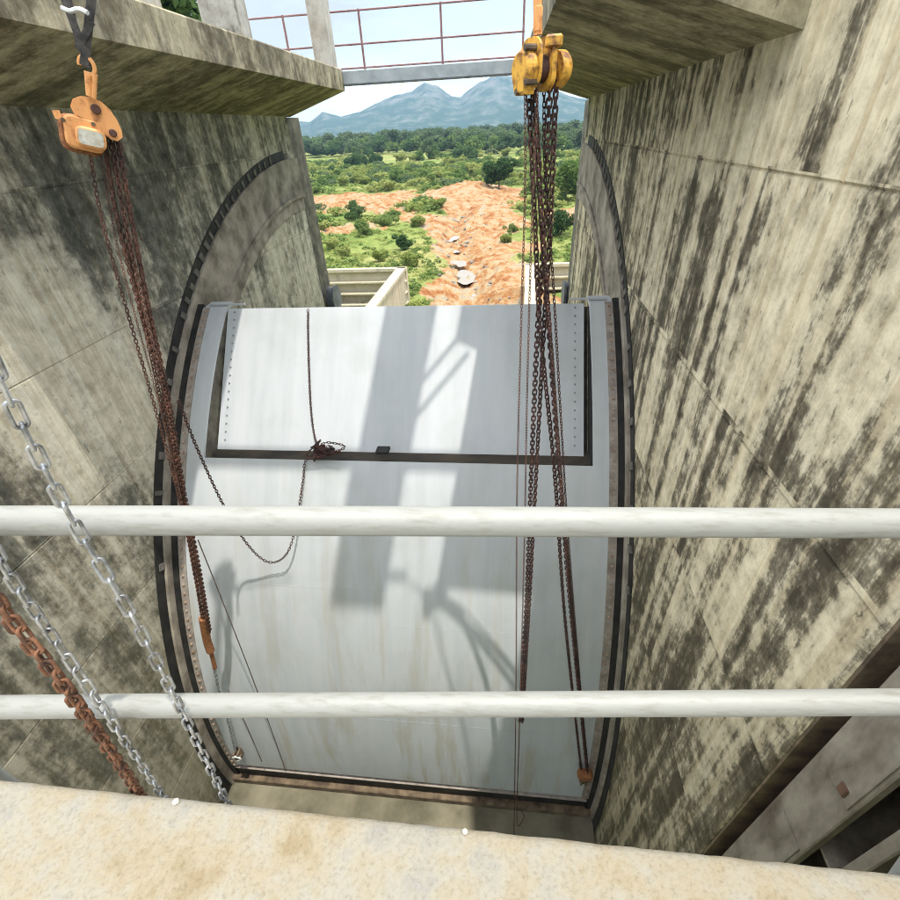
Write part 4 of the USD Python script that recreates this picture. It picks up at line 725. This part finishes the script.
# ropes against the gate
for lab_, pp_ in (('thin brown rope slanting down the gate to its bottom edge, left of the rope stub', [at(198, 540, 'y', 3.5), at(222, 600, 'y', 3.42), at(255, 685, 'y', 3.2), at(286, 771, 'y', 3.05)]),
                  ('short thin rope near the gate foot beside the left lifting lug', [og(228, 690, 0.12), og(243, 718, 0.1), og(263, 764, 0.06)])):
    tag(obj('rope', sweep(spline(pp_, 0.12), 0.007, 6), 'rope_wire'), lab_, 'rope')

# ------------------------------------------------------------------ columns, bridge, beams overhead
def column(label, x0, x1, y0, y1, z1, group=None):
    tag(obj('concrete_column', bx(x0, x1, y0, y1, 1.13, z1, 0.015), 'column_concrete'), label, 'column')
column('pale concrete column on the left slab, the one nearest the camera', -4.35, -3.62, 5.9, 6.35, 3.2)
column('pale concrete column on the left slab, middle of the three', -4.05, -3.58, 7.95, 8.40, 3.2)
column('pale concrete column on the left slab, farthest, at its corner by the footbridge', -3.88, -3.53, 11.9, 12.30, 3.2)
column('pale concrete column on the right slab beside the yellow hoist', 0.42, 0.85, 6.1, 6.5, 3.2)
FB = thing('footbridge', 'grey steel footbridge with thin brown railing spanning the far end of the bay', 'footbridge')
obj('girder', bx(-3.46, 0.37, 12.32, 12.40, 0.87, 1.09, 0.006), 'bridge_paint', FB); obj('girder_flange', bx(-3.46, 0.37, 12.26, 12.46, 0.845, 0.868), 'trunnion_paint', FB); obj('deck_plate', bx(-3.46, 0.37, 12.42, 13.5, 1.02, 1.07), 'bridge_paint', FB)
for yy in (12.38, ):
    for x in (-7.2, -5.95, -4.56, -2.97, -1.31, 0.33): obj('railing_post', tube((x, yy, 1.09), (x - 0.0, yy, 2.04), 0.022, 8), 'railing_paint', FB, smooth=40)
    for z in (1.13, 1.51, 2.02): obj('railing_bar', tube((-7.2, yy, z), (0.36, yy, z), 0.016, 8), 'railing_paint', FB, smooth=40)
hb_ = thing('hoist_frame', 'concrete and steel frame that carries the hoists above the bay', 'frame')
obj('long_beam', bx(-0.72, -0.02, 3.45, 11.6, 2.75, 3.2), 'column_concrete', hb_); obj('cross_beam', bx(-4.4, 1.6, 4.55, 4.95, 3.2, 3.6), 'column_concrete', hb_)
obj('hoist_bracket', [bx(-0.02, 0.26, 3.66, 3.74, 2.85, 2.95), bx(-2.62, -2.52, 1.0, 3.78, 2.2, 2.3), bx(-5.4, 2.2, 0.9, 1.05, 2.302, 2.5)], 'bridge_paint', hb_)
obj('brace', [tube((-0.05, 5.30, 2.9), (0.6, 6.0, 2.9), 0.035, 8), tube((-0.05, 5.66, 2.9), (0.6, 6.36, 2.9), 0.035, 8)], 'bridge_paint', hb_)  # unseen bars added to cast diagonal shadow stripes on the flap
obj('hanger', tube((0.165, YH, 2.86), (0.165, YH, 0.72), 0.014, 8), 'rust_chain', hb_); obj('end_post', [bx(-5.4, -5.15, 0.9, 1.05, 1.13, 2.30), bx(1.95, 2.2, 0.9, 1.05, 1.13, 2.30), bx(1.75, 2.0, 4.6, 4.85, 1.13, 3.19), bx(-4.4, -4.2, 4.6, 4.85, 1.13, 3.19)], 'column_concrete', hb_)

hz_ = bx(-5200, 5200, -5200, 5200, -24, 330)
obj('haze', hz_, 'haze', kind='stuff', label='thin pale haze in the air over the valley')
